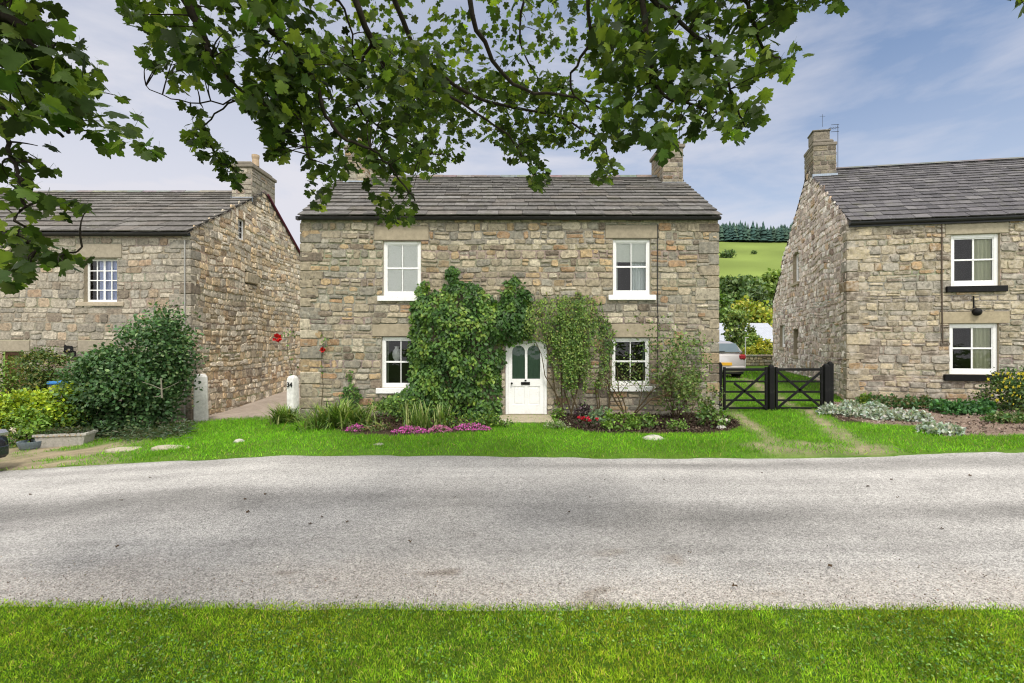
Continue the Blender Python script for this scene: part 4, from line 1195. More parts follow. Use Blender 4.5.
def blob_points(lobes, n, shell=.55, clump=.22, nclump=60):
    """leaf spots in clumps spread through a few ellipsoids -> pos, outward"""
    vol = np.array([l[1][0] * l[1][1] * l[1][2] for l in lobes]) ** .67
    w_ = vol / vol.sum()
    cc = []; co_ = []
    for i, (c, r) in enumerate(lobes):
        k = max(5, int(nclump * w_[i]))
        d = rdir(k, .25); rad = shell + (1 - shell) * RNG.random((k, 1)) ** .7
        cc.append(np.array(c) + d * rad * np.array(r)); co_.append(d)
    cc = np.concatenate(cc); co_ = np.concatenate(co_)
    idx = RNG.integers(0, len(cc), n)
    off = RNG.normal(0, 1, (n, 3)) * clump * np.array([1, 1, .75])
    return cc[idx] + off, norm(co_[idx] + off / clump * .55 + np.array([0, 0, .35])), idx


def shrub(name, label, cat, lobes, n, size, cols, tpl=LEAF, m='leaf', clump=.2, nclump=70, shell=.6, stems=3, group=None, wts=None, base=None, extra=None):
    b = base if base is not None else (lobes[0][0][0], lobes[0][0][1])
    org = (b[0], b[1], gz(*b))
    t = thing(name, label, cat, org, group)
    pos, out, idx = blob_points(lobes, n, shell, clump, nclump)
    gd = g(pos[:, 0], pos[:, 1]) + .04
    pos[:, 2] = np.maximum(pos[:, 2], gd + .1 * RNG.random(n))
    f = norm(out * .7 + RNG.normal(0, .6, (n, 3)) + np.array([0, 0, -.1])); nr = norm(out * .9 + RNG.normal(0, .45, (n, 3)) + np.array([0, 0, .3]))
    c = pal(n, cols, .18, wts) * (RNG.uniform(.75, 1.25, idx.max() + 1)[idx])[:, None]
    scatter('foliage', tpl, pos, f, nr, size * RNG.uniform(.6, 1.25, n), c, M[m], t, org)
    for i in range(stems):
        l = lobes[i % len(lobes)]; e = Vector(l[0]) + Vector(rdir(1)[0]) * min(l[1]) * .5
        s0 = Vector(org) + Vector((random.uniform(-.12, .12), random.uniform(-.1, .1), -.05))
        mid = s0.lerp(e, .5) + Vector((random.uniform(-.12, .12), random.uniform(-.12, .12), .05))
        sb = MB(); sb.tube([s0, mid, e], [.03, .022, .008], 6); sb.build('stem', M['stem'], t)
    if extra: extra(t)
    return t


def wall_climber(name, label, cat, poly, n, size, cols, bulge, tpl=LEAF, Y0=HY, hang=.6, wts=None, edge=14, base=None, nstem=4, twigs=0, m='leaf', sparse=None):
    xs = [p[0] for p in poly]; ys = [p[1] for p in poly]
    b = P(base[0], base[1], Y0) if base else P((min(xs) + max(xs)) / 2, max(ys), Y0)
    org = (b.x, Y0 - .15, gz(b.x, Y0 - .15))
    t = thing(name, label, cat, org)
    X = RNG.uniform(min(xs) - 6, max(xs) + 6, n * 4); Yp = RNG.uniform(min(ys) - 6, max(ys) + 6, n * 4)
    jx = (fbm(X, Yp, .12, 101) - .5) * 14; jy = (fbm(X, Yp, .12, 105) - .5) * 14
    k = inpoly(X + jx, Yp + jy, poly)
    dn = fbm(X, Yp, .085, 109)
    k &= (RNG.random(n * 4) < np.clip((dn - .18) * 3.2, .3, 1))
    if sparse: k &= RNG.random(n * 4) < sparse(X, Yp)
    X = X[k][:n]; Yp = Yp[k][:n]; n = len(X)
    d = dist_poly(X, Yp, poly + [poly[0]])
    th = bulge * (1 - np.exp(-d / edge)) * (.45 + 1.0 * fbm(X, Yp, .06, 113))
    dep = .04 + th * RNG.random(n) ** .35
    pos = np.stack([(X - 512) / F * Y0, Y0 - dep, CAMZ + (341.5 - Yp) / F * Y0], -1)
    e = 1.5
    gx = fbm(X + e, Yp, .06, 113) - fbm(X - e, Yp, .06, 113); gy = fbm(X, Yp + e, .06, 113) - fbm(X, Yp - e, .06, 113)
    nr = norm(np.stack([-gx * 6, -np.ones(n), .45 + gy * 6], -1) + RNG.normal(0, .42, (n, 3)))
    f = norm(np.stack([RNG.normal(0, .6, n), -.35 + RNG.normal(0, .3, n), -hang + RNG.normal(0, .45, n)], -1))
    rk = fbm(X, Yp, .11, 119) + RNG.normal(0, .10, n); od = np.argsort(np.argsort(rk)) / n
    ci = np.searchsorted(np.cumsum(wts if wts else [1 / len(cols)] * len(cols)), od).clip(0, len(cols) - 1)
    c = np.array(cols)[ci] * (1 + RNG.normal(0, .2, (n, 1))).clip(.4, 1.7) * (.7 + .6 * fbm(X, Yp, .16, 117))[:, None]
    scatter('foliage', tpl, pos, f, nr, size * RNG.uniform(.55, 1.3, n), c, M[m], t, org)
    for i in range(nstem):
        q = random.randrange(n); e_ = Vector(pos[q]); e_.y = Y0 - .05
        s0 = Vector((b.x + random.uniform(-.3, .3), Y0 - .12, org[2] - .02))
        pts = [s0.lerp(e_, u) + Vector((random.uniform(-.1, .1), 0, 0)) * (1 if 0 < u < 1 else 0) for u in (0, .25, .5, .75, 1)]
        sb = MB(); sb.tube(pts, [.022, .018, .014, .01, .005], 5); sb.build('stem', M['stem'], t)
    return t, org


def twiggy(mb, p, d, l, r, depth, tips, bend=.35, fork=2):
    pts = [p]; n = 4; q = Vector(p); dd = Vector(d).normalized()
    for i in range(n):
        dd = (dd + Vector((random.gauss(0, bend), random.gauss(0, bend), random.gauss(.05, bend * .6))) * .35).normalized()
        q = q + dd * (l / n); pts.append(q.copy())
        if depth <= 1: tips.append((q.copy(), dd.copy()))
    mb.tube(pts, [r * (1 - .55 * i / n) for i in range(n + 1)], 5)
    if depth:
        for k in range(fork + (random.random() < .4)):
            i = random.randint(2, n); nd_ = (dd + Vector((random.gauss(0, .6), random.gauss(0, .6), random.gauss(.1, .45)))).normalized()
            twiggy(mb, pts[i], nd_, l * random.uniform(.5, .8), r * .5, depth - 1, tips, bend, fork)


def twig_bush(name, label, cat, org, stems, cols, leaf, nper, size=.045, depth=2, lens=(.5, .8), tpl=LEAF, rad=.018, spread=.10):
    t = thing(name, label, cat, org)
    tips = []
    for (dx, dy, dz, l) in stems:
        mb = MB(); twiggy(mb, Vector(org) + Vector((random.uniform(-.06, .06), random.uniform(-.04, .04), -.03)), Vector((dx, dy, dz)), l, rad, depth, tips)
        mb.build('branch', M['stem'], t)
    n = int(len(tips) * nper)
    if n:
        i = RNG.integers(0, len(tips), n); tp = np.array([list(a) for a, _ in tips]); td = np.array([list(a) for _, a in tips])
        pos = tp[i] + RNG.normal(0, spread * .5, (n, 3)); f = norm(td[i] * .5 + RNG.normal(0, .7, (n, 3))); nr = norm(RNG.normal(0, .5, (n, 3)) + np.array([0, -.4, .7]))
        scatter('foliage', tpl, pos, f, nr, size * RNG.uniform(.6, 1.3, n), pal(n, cols, .2), M[leaf], t, org)
    return t


DK = [(.038, .095, .018), (.072, .155, .026), (.12, .215, .034), (.21, .30, .045)]
MID = [(.07, .14, .026), (.11, .195, .035), (.16, .24, .04), (.045, .09, .02)]


# ---- climbers on the main house
def climbers():
    poly = [(380, 400), (402, 386), (412, 374), (411, 350), (412, 320), (415, 302), (418, 286), (424, 279), (431, 292), (436, 289), (444, 292), (449, 272), (455, 266), (463, 284),
            (472, 281), (480, 289), (487, 288), (492, 303), (499, 300), (506, 280), (515, 274), (524, 283), (529, 300), (531, 320), (529, 337), (516, 342), (504, 346), (503, 366),
            (502, 395), (500, 412), (492, 420), (460, 425), (420, 425), (395, 416), (378, 406)]
    wall_climber('climber', 'dense dark green climber with broad leaves covering the wall left of the door', 'climbing plant', poly, 10500, .105, DK, .62,
                 wts=[.36, .35, .23, .06], base=(470, 420), nstem=5)
    poly = [(500, 314), (515, 305), (530, 300), (545, 297), (560, 291), (576, 295), (592, 300), (602, 312), (605, 330), (604, 350), (598, 368), (590, 386), (578, 396), (570, 405),
            (562, 415), (555, 412), (552, 390), (549, 365), (545, 350), (537, 343), (520, 341), (503, 340)]
    sp = lambda X, Y: np.clip(1.1 - (Y - 318) / 45, .06, 1) * np.clip(1.1 - np.abs(X - 564 - (Y - 300) * .03) / 62 + .6 * (Y < 342) * (X < 560), .25, 1)
    t, org = wall_climber('climber', 'wispy fine-leaved climber hanging beside and over the front door', 'climbing plant', poly, 3600, .064,
                          [(.11, .19, .03), (.17, .25, .045), (.24, .31, .06), (.065, .13, .025), (.19, .17, .07)], .42, tpl=DIAM, hang=1.4, base=(573, 420), nstem=6, sparse=sp,
                          wts=[.28, .27, .17, .2, .08])
    # hanging shoots, each strung with fine leaves
    SP = []
    for i in range(116):
        px = random.triangular(544, 604, 572); py = random.uniform(296, 368); a = P(px, py, HY - random.uniform(.1, .45)); L_ = random.uniform(.4, 1.15) * (1.15 - abs(px - 576) / 60)
        mb = MB(); b = a + Vector((random.uniform(-.25, .25), random.uniform(-.05, .1), -L_)); mid = a.lerp(b, .5) + Vector((random.uniform(-.12, .12), random.uniform(-.1, .0), .1))
        mb.tube([a, mid, b], [.005, .004, .002], 4)
        if i < 30: mb.build('shoot', M['stem'], t)
        for _ in range(40):
            u = random.random() ** .8 * .96; SP.append(list(a * (1 - u) ** 2 + mid * 2 * u * (1 - u) + b * u * u))
    n = len(SP)
    scatter('hanging_foliage', DIAM, np.array(SP) + RNG.normal(0, .02, (n, 3)), norm(np.stack([RNG.normal(0, .8, n), RNG.normal(-.2, .5, n), RNG.normal(-.7, .5, n)], -1)), norm(RNG.normal(0, .6, (n, 3)) + np.array([0, -1, .4])), .062 * RNG.uniform(.6, 1.2, n),
            pal(n, [(.10, .19, .03), (.15, .25, .045), (.065, .13, .025), (.21, .29, .06)], .2), M['leaf'], t, org)
    poly = [(600, 318), (606, 316), (611, 326), (612, 350), (608, 375), (600, 392), (594, 398), (598, 370), (601, 345)]
    wall_climber('climber', 'thin straggly climber on the wall just left of the lower right window', 'climbing plant', poly, 520, .07, MID, .14, base=(602, 418), nstem=4, edge=6)
    poly = [(349, 366), (355, 368), (355, 378), (356, 384), (362, 388), (362, 398), (358, 408), (350, 408), (345, 402), (344, 388), (350, 384)]
    wall_climber('climber', 'slender dark climber on the bare wall left of the lower left window', 'climbing plant', poly, 520, .065, DK[:3], .16, base=(354, 418), nstem=3, edge=5)
    # roses on the walls
    def rose(label, base, tip, fl, leaves, r):
        org = (base[0], base[1], gz(base[0], base[1]))
        t = thing('climbing_rose', label, 'rose', org)
        mb = MB(); b = Vector(org); tip = Vector(tip); mb.tube([b, b.lerp(tip, .4) + Vector((.05, -.02, .1)), b.lerp(tip, .75) + Vector((-.04, -.03, .1)), tip], [.011, .009, .007, .004], 5)
        mb.build('stem', M['stem'], t)
        n = leaves; pos = np.array(tip) + RNG.normal(0, .09, (n, 3)) + np.array([.06, 0, .05]); k = n // 3
        pos[:k] = np.array([list(b.lerp(tip, random.uniform(.5, 1))) for _ in range(k)]) + RNG.normal(0, .05, (k, 3))
        scatter('foliage', LEAF, pos, rdir(n), norm(RNG.normal(0, .4, (n, 3)) + np.array([0, -.8, .5])), .075, pal(n, MID, .2), M['leaf'], t, org)
        n = 46; d = rdir(n, .2); fp = Vector(fl)
        scatter('flower', DIAM, np.array(fp) + d * r * .35, norm(d + RNG.normal(0, .4, (n, 3))), d, r * .9, pal(n, [(.50, .012, .012), (.62, .03, .02), (.38, .008, .012)], .1), M['petal'], t, org)
    rose('red rose on a sprig reaching into the passage from the middle house corner', (-5.72, 12.9, 0), P(287, 336, 12.9), P(277, 338, 12.85), 26, .11)
    rose('small orange-red rose on a thin stem against the left part of the middle house', (-5.05, 12.72, 0), P(324, 343, 12.78), P(322.5, 350, 12.72), 22, .07)


# ---- shrubs, clumps, beds
def planting():
    # left garden
    Yb = 12.35; q = F / Yb
    W = lambda px, py, Y=Yb: tuple(P(px, py, Y))
    holly = [(W(131, 394), (1.34, 1.0, 1.05)), (W(148, 364), (1.0, .8, 1.0)), (W(163, 334), (.42, .5, .66)), (W(112, 385), (.95, .8, .9)), (W(157, 378), (.55, .7, .85)), (W(126, 415), (1.15, .9, .55))]
    def deadwood(t):
        b = P(160, 392, 11.35)
        for pts, r in (([(162, 398), (161, 378)], .022), ([(161, 389), (152, 385), (142, 382)], .009), ([(161, 390), (171, 386), (179, 382)], .009), ([(161, 396), (153, 397)], .008)):
            mb = MB(); mb.tube([P(x, y, 11.3) for x, y in pts], [r] + [r * .6] * (len(pts) - 1), 6); o = mb.build('dead_branch', mat('pale_deadwood', (.20, .18, .14), .9, .2, 14, .3), t)
    shrub('holly_bush', 'big dark glossy evergreen bush in front of the left house, taller than a person', 'bush', holly, 23000, .095,
          [(.036, .088, .027), (.062, .135, .042), (.105, .19, .066), (.19, .27, .11)], clump=.17, nclump=330, shell=.55, stems=5, wts=[.36, .36, .2, .08], extra=deadwood)
    Yg = 11.5
    gold = [(P(52, 412, Yg), (.55, .5, .42)), (P(28, 408, Yg), (.5, .45, .34)), (P(8, 414, Yg - .1), (.5, .4, .3)), (P(66, 400, Yg), (.32, .4, .28)), (P(-18, 412, Yg), (.5, .4, .34))]
    shrub('golden_shrub', 'low bright yellow-green shrub left of the big dark bush', 'bush', [(tuple(a), b) for a, b in gold], 6500, .09,
          [(.36, .45, .03), (.29, .40, .03), (.20, .32, .03), (.10, .19, .025)], clump=.10, nclump=150, shell=.72, stems=4, wts=[.4, .32, .2, .08])
    under = [(tuple(P(40, 428, 11.3)), (.55, .35, .35)), (tuple(P(10, 430, 11.2)), (.45, .3, .3)), (tuple(P(72, 425, 11.5)), (.3, .3, .4))]
    shrub('shrub', 'dark green low growth beneath the yellow-green shrub', 'bush', under, 1600, .08, DK, clump=.1, nclump=60, stems=2)
    Yd = 13.5
    shrub('shrub', 'rounded olive-green bush beside the brown door of the left house', 'bush', [(tuple(P(42, 366, Yd)), (.55, .45, .42)), (tuple(P(44, 385, Yd)), (.5, .45, .5)), (tuple(P(40, 402, Yd)), (.4, .4, .5))], 5500, .075,
          [(.08, .135, .028), (.12, .18, .04), (.05, .10, .022), (.19, .19, .05)], clump=.1, nclump=90, stems=3)
    shrub('shrub', 'narrow upright light green plant at the left edge by the door', 'bush', [(tuple(P(8, 372, Yd)), (.26, .3, .42)), (tuple(P(10, 392, Yd)), (.26, .3, .5)), (tuple(P(4, 408, Yd)), (.3, .3, .5))], 1500, .08,
          [(.12, .20, .03), (.18, .26, .035), (.06, .12, .02)], clump=.09, nclump=60, stems=2)
    # prostrate juniper sprays
    t = thing('juniper', 'flat spreading grey-green juniper under the big dark bush', 'shrub', (*gp(140, 436), gz(*gp(140, 436))))
    n = 2600; px = RNG.uniform(84, 192, n); py = 434 + 4.5 * np.sin((px - 84) / 108 * np.pi) + RNG.normal(0, 2.4, n) - (px - 138) * .02
    xy = np.array([gp(a, b) for a, b in zip(px[:260], py[:260])]); i = RNG.integers(0, 260, n)
    xy = xy[i] + RNG.normal(0, .07, (n, 2)); z = g(xy[:, 0], xy[:, 1]) + .03 + .22 * RNG.random(n) ** 1.5
    scatter('foliage', NARROW, np.stack([xy[:, 0], xy[:, 1], z], -1), norm(np.stack([RNG.normal(0, .8, n), RNG.normal(-.4, .5, n), RNG.normal(.15, .3, n)], -1)), rdir(n, 1.5), .13 * RNG.uniform(.5, 1.2, n),
            pal(n, [(.045, .085, .04), (.075, .12, .06), (.11, .15, .085), (.10, .10, .05)], .2), M['leaf'], t, tuple(t['_org']))
    # small plant above the bowl
    def bloom(t):
        mb = MB(); c = P(13, 430, 10.9); n = 14
        mb.add([c + Vector((0, -.03, 0))] + [c + Vector((math.cos(2 * math.pi * i / n), -.15 * math.sin(3 * i), math.sin(2 * math.pi * i / n) * .9)) * (.095 if i % 2 else .055) for i in range(n)], [(0, 1 + i, 1 + (i + 1) % n) for i in range(n)], (.72, .64, .50))
        mb.build('flower', M['petal'], t)
    x, y = gp(30, 449)
    shrub('potted_plant', 'light green leafy plant with a pale flower growing in the grey bowl', 'plant', [((x - .08, y + .05, gz(x, y) + .62), (.28, .22, .30)), ((x + .12, y, gz(x, y) + .42), (.26, .2, .2))], 700, .08,
          [(.14, .26, .03), (.10, .19, .03), (.20, .32, .05)], clump=.07, nclump=36, stems=3, base=(x, y),
          extra=bloom)
    # strap-leaved clumps in front of the main house
    ST = [(.11, .20, .03), (.17, .27, .04), (.07, .14, .024), (.30, .35, .12)]
    for (px, py, n, rad, ln, wd, lab) in ((285, 424, 420, (.24, .2), .66, .032, 'arching strap-leaved clump around the foot of the numbered white post'),
                                        (338, 428, 760, (.60, .30), .80, .036, 'wide arching grassy clump with pale edges against the middle house'),
                                        (419, 430, 130, (.34, .22), .68, .030, 'upright sword-leaved clump at the foot of the big climber'),
                                        (442, 428, 80, (.16, .14), .62, .032, 'small bright upright clump of blades before the big climber')):
        x, y = gp(px, py); t = thing('strap_leaf_clump', lab, 'plant', (x, y, gz(x, y)))
        ribbons('foliage', (x, y, gz(x, y)), n, rad, ln, wd, ST, t, spread=1.15 if px < 400 else .5, droop=.95 if px < 400 else .45)
    # low leafy growth at the foot of the climber
    for (px, py, lob, n, cols, lab) in (
        (392, 424, [(.0, .0, .35, .5, .3, .28), (.45, .1, .25, .45, .3, .25)], 900, MID, 'leafy bush under the sill of the lower left window'),
        (458, 429, [(0, 0, .14, .55, .25, .15), (.5, .1, .13, .4, .25, .14)], 600, DK, 'low dark leafy plants under the big climber'),
        (489, 426, [(0, 0, .16, .16, .16, .17)], 160, MID, 'small rounded plant beside the doorstep')):
        x, y = gp(px, py); z = gz(x, y)
        shrub('low_shrub', lab, 'plant', [((x + a, y + b, z + c), (d, e, f)) for a, b, c, d, e, f in lob], n, .07, cols, clump=.08, nclump=40, stems=2, base=(x, y))
    # pink cushions
    for (px, py, rx, n, lab) in ((356, 433, .20, 170, 'small tuft of magenta flowers beside the wide grassy clump'), (410, 435, .40, 420, 'magenta flower cushion left of the bright upright clump'),
                            (440, 434, .26, 260, 'pale pink flower cushion between the two magenta ones'), (472, 432, .42, 460, 'magenta flower cushion nearest the doorstep')):
        x, y = gp(px, py); z = gz(x, y); t = thing('flower_cushion', lab, 'flowers', (x, y, z))
        k = n * 2; a = RNG.uniform(0, 6.28, k); r = np.sqrt(RNG.random(k)); pos = np.stack([x + rx * r * np.cos(a), y + .2 * r * np.sin(a), z + .03 + .13 * (1 - r * r) * RNG.random(k) ** .4], -1)
        scatter('foliage', LEAF, pos, rdir(k, .3), rdir(k, 1), .045, pal(k, [(.07, .12, .03), (.12, .17, .05), (.16, .13, .06)], .2), M['leaf'], t, (x, y, z))
        pos = pos[:n] + np.array([0, -.01, .035]); pk = [(.55, .09, .36), (.66, .20, .48), (.60, .14, .42)] if 'pale' not in lab else [(.66, .30, .42), (.6, .2, .38), (.5, .12, .3)]
        scatter('flower', DIAM, pos, rdir(n, .4), rdir(n, 1), .042, pal(n, pk, .12), M['petal'], t, (x, y, z))
    # right-hand bed
    def low(px, py, r, h_, n, sz, cols, lab, nm='bed_plant', fl=None, tpl=LEAF):
        x, y = gp(px, py); z = gz(x, y)
        ex = None
        if fl:
            def ex(t):
                for _ in range(13):
                    c = np.array([x + random.gauss(0, r * .5), y - abs(random.gauss(.06, .08)), z + h_ * random.uniform(.75, 1.3)])
                    scatter('flower', DIAM, np.repeat(c[None], 12, 0), rdir(12, .5), rdir(12, .8), .055, pal(12, fl, .12), M['petal'], t, tuple(t['_org']))
        shrub(nm, lab, 'plant', [((x, y, z + h_ * .5), (r, min(r, .3), h_ * .55))], n, sz, cols, clump=.06, nclump=26, stems=2, base=(x, y), extra=ex, tpl=tpl)
    low(585, 428, .22, .20, 220, .06, [(.05, .08, .03), (.06, .035, .03)], 'low plant with bright red flowers in the bed right of the door', 'flowering_plant', [(.62, .03, .06), (.7, .06, .12), (.5, .02, .04)])
    low(583, 420, .20, .34, 260, .07, [(.03, .018, .025), (.05, .025, .035), (.03, .04, .02)], 'dark purple-leaved plant behind the red flowers')
    low(601, 424, .24, .34, 240, .10, [(.16, .24, .13), (.22, .30, .17), (.11, .18, .09)], 'pale grey-green leafy plant right of the red flowers')
    low(620, 431, .42, .34, 620, .075, [(.12, .22, .03), (.17, .28, .04), (.08, .15, .025)], 'bright green spreading plant in the bed before the bare-stemmed bush')
    low(556, 429, .22, .18, 240, .05, [(.24, .28, .15), (.17, .23, .10)], 'small pale cushion plant at the corner of the bed by the doorstep')
    low(558, 420, .14, .28, 180, .06, DK, 'small dark green tuft behind the pale cushion plant by the doorstep')
    low(712, 428, .30, .42, 420, .08, [(.08, .16, .03), (.12, .2, .035), (.05, .1, .02)], 'green leafy plant at the right end of the mulched bed')
    low(648, 428, .30, .26, 320, .07, MID, 'low leafy green plant in the mulch below the lower right window')
    low(676, 431, .24, .20, 220, .06, [(.10, .19, .035), (.15, .25, .045)], 'small fresh green plant in the middle of the mulched bed')
    low(374, 432, .30, .22, 320, .06, [(.13, .15, .05), (.09, .16, .035), (.17, .13, .06)], 'low brownish-green plant right of the small magenta tuft')
    low(500, 428, .20, .20, 200, .06, MID, 'low green plant at the left end of the doorstep')
    x, y = gp(632, 424)
    twig_bush('bare_stemmed_bush', 'bush with a dark forked bare stem in front of the lower right window', 'bush', (x, y + .35, gz(x, y)), [(.45, .1, 1, 1.0), (.15, .2, 1, .8), (-.5, .2, .9, .8), (-.15, .1, 1, .9), (.75, 0, .8, .9)],
              [(.12, .17, .04), (.16, .22, .06), (.08, .12, .03)], 'leaf', 1.1, .06, 3, rad=.026, spread=.2)
    x, y = gp(686, 424)
    twig_bush('rose_bush', 'tall loose rose bush with many thin stems at the right corner of the middle house', 'bush', (x, y + .75, gz(x, y)),
              [(-.05, .05, 1, 1.35), (.15, .1, 1, 1.2), (-.3, .0, 1, 1.1), (.35, .0, 1, 1.0), (-.55, .0, .9, 1.0), (.5, -.1, .8, .8), (0, -.2, 1, .8), (-.15, 0, 1, 1.25)],
              [(.085, .155, .032), (.13, .21, .045), (.055, .105, .024), (.19, .26, .07)], 'leaf', 3.6, .072, 3, rad=.016, spread=.22)
    twig_bush('rose_bush', 'low tangled brown-stemmed rose at the foot of the tall one', 'bush', (x + .25, y + .5, gz(x, y)), [(-.6, .0, .8, .7), (.5, .0, .9, .7), (0, 0, 1, .8), (-.3, -.1, .9, .7), (.8, .0, .6, .6)],
              [(.08, .14, .03), (.12, .18, .04), (.13, .12, .05)], 'leaf', 3.0, .065, 3, rad=.012, spread=.2)
    # right house bed: silvery and green mats
    SIL = [(.42, .47, .42), (.34, .40, .34), (.50, .53, .48), (.22, .30, .2)]
    def matp(name, lab, pts, n, hgt, sz, cols, tpl=LEAF):
        x0, y0 = gp(*pts[0][:2]); org = (x0, y0, gz(x0, y0)); t = thing(name, lab, 'plant', org)
        c = [(gp(a, b), r) for a, b, r in pts]; i = RNG.integers(0, len(c), n); pos = np.zeros((n, 3))
        for k in range(len(c)):
            m_ = i == k; q_ = m_.sum(); a = RNG.uniform(0, 6.28, q_); r = np.sqrt(RNG.random(q_)) * c[k][1]
            X = c[k][0][0] + r * np.cos(a); Y = c[k][0][1] + r * np.sin(a) * .7
            pos[m_] = np.stack([X, Y, g(X, Y) + .03 + hgt * (1 - .7 * (r / c[k][1]) ** 2) * RNG.random(q_) ** .5], -1)
        scatter('foliage', tpl, pos, rdir(n, .35), rdir(n, .9), sz * RNG.uniform(.6, 1.3, n), pal(n, cols, .14), M['leaf'], t, org)
    matp('silver_mat', 'long drift of silvery woolly-leaved plants at the foot of the right house', [(830, 415, .28), (845, 417, .32), (862, 419, .34), (880, 421, .34), (897, 422, .34), (913, 423, .3), (924, 424, .18), (850, 411, .3), (875, 413, .3)], 2600, .26, .085, SIL)
    matp('silver_mat', 'small separate clump of silvery plants by the lawn edge of the right house', [(930, 433, .24), (942, 436, .26), (953, 436, .18)], 800, .2, .08, SIL)
    matp('green_mat', 'mounded bright green plants under the right house wall', [(945, 414, .32), (960, 416, .36), (975, 416, .34), (985, 414, .24)], 1700, .34, .09, [(.05, .15, .04), (.08, .20, .05), (.03, .09, .025)])
    matp('green_mat', 'darker green plants behind the silvery drift', [(892, 409, .32), (910, 410, .36), (926, 410, .3), (878, 409, .25)], 1300, .34, .085, [(.045, .12, .035), (.08, .16, .05), (.16, .15, .07)])
    matp('green_mat', 'small green tuft at the left end of the right house wall', [(868, 405, .22), (862, 406, .18)], 420, .3, .075, DK)
    matp('green_mat', 'low green plants in front of the yellow-flowered shrub', [(1000, 424, .30), (1016, 424, .34), (1034, 424, .36)], 900, .22, .075, [(.06, .14, .035), (.10, .19, .04), (.14, .16, .06)])
    Yy = 12.15
    sh = [(tuple(P(1012, 402, Yy)), (.62, .6, .5)), (tuple(P(1020, 388, Yy)), (.5, .5, .42)), (tuple(P(1032, 396, Yy)), (.7, .6, .62)), (tuple(P(1000, 392, Yy)), (.3, .4, .35))]
    def yfl(t):
        mb = MB(); n = 10
        mb.add([(0, -.012, 0)] + [(math.cos(6.2832 * i / n) * (.042 if i % 2 else .02), -.01 * (i % 2), math.sin(6.2832 * i / n) * (.042 if i % 2 else .02)) for i in range(n)], [(0, 1 + i, 1 + (i + 1) % n) for i in range(n)], (.58, .50, .04))
        f0 = mb.build('flower', M['petal'], t, org=Vector((0, 0, 0)))
        for k in range(60):
            f = f0 if k == 0 else f0.copy()
            if k: COL.objects.link(f); f.parent = t
            px, py = random.uniform(988, 1045), 373 + random.random() ** 1.4 * 32
            f.location = P(px, py, 11.62 + random.gauss(0, .08)) - Vector(t['_org']); f.rotation_euler = (random.uniform(-.6, .6), random.uniform(0, 3), random.uniform(-.6, .6)); q = random.uniform(.7, 1.3); f.scale = (q, q, q)
    shrub('yellow_flowered_shrub', 'dark green shrub dotted with yellow flowers under the right house window', 'bush', sh, 3600, .075, [(.04, .085, .02), (.07, .13, .03), (.11, .17, .03), (.025, .055, .016)], clump=.11, nclump=120, shell=.7, stems=4, extra=yfl)
    # bark mulch and soil crumbs
    for poly, nm, lab, n, cols in ((BED_R, 'bark_mulch', 'dark bark mulch covering the bed right of the door', 9000, [(.035, .024, .017), (.06, .042, .03), (.11, .085, .065), (.025, .018, .013)]),
                            (BED_L, 'soil_crumbs', 'dark crumbly soil in the bed left of the door', 3500, [(.04, .028, .018), (.07, .05, .035)]),
                            (BED_RH, 'soil_crumbs', 'pinkish stony soil in the bed under the right house', 6000, [(.22, .165, .13), (.15, .11, .085), (.30, .24, .2)])):
        x = RNG.uniform(min(p[0] for p in poly), min(15, max(p[0] for p in poly)), n * 3); y = RNG.uniform(min(p[1] for p in poly), max(p[1] for p in poly), n * 3)
        k = cover(x, y)[3] > .5; k &= inpoly(x, y, poly) ; x = x[k][:n]; y = y[k][:n]; n = len(x)
        z = g(x, y) + .045 + .03 * RNG.random(n) ** 2
        o = scatter(nm, NARROW, np.stack([x, y, z], -1), rdir(n), rdir(n, 1.2), RNG.uniform(.03, .08, n), pal(n, cols, .25), M['soil'], widths=RNG.uniform(1.5, 4, n)); tag(o, lab, 'mulch' if 'bark' in nm else 'soil', kind='stuff')


climbers(); planting()


# ------------------------------------------------------------------ objects round the houses
def rock(name, label, px, py, r, col, flat=.6, cat='stone', group=None, lift=0):
    x, y = gp(px, py); z = gz(x, y); mb = MB(); vs = []; n, k = 12, 5
    ph = random.uniform(0, 9)
    for j in range(k + 1):
        t = math.pi * (j / k)
        for i in range(n):
            a = 2 * math.pi * i / n; q = 1 + .22 * (float(vnoise(math.cos(a) + ph, math.sin(a) + t, 1.3, 140)) - .5) * 2
            vs.append((x + r[0] * q * math.sin(t) * math.cos(a), y + r[1] * q * math.sin(t) * math.sin(a), z + lift + r[2] * (-math.cos(t)) * (.9 + .2 * random.random()) + r[2] * flat))
    fs = [(j * n + i, j * n + (i + 1) % n, (j + 1) * n + (i + 1) % n, (j + 1) * n + i) for j in range(k) for i in range(n)]
    mb.add(vs, fs, col); o = mb.build(name, M['bare_stone'], org=Vector((x, y, z)), smooth=True); return tag(o, label, cat, group)


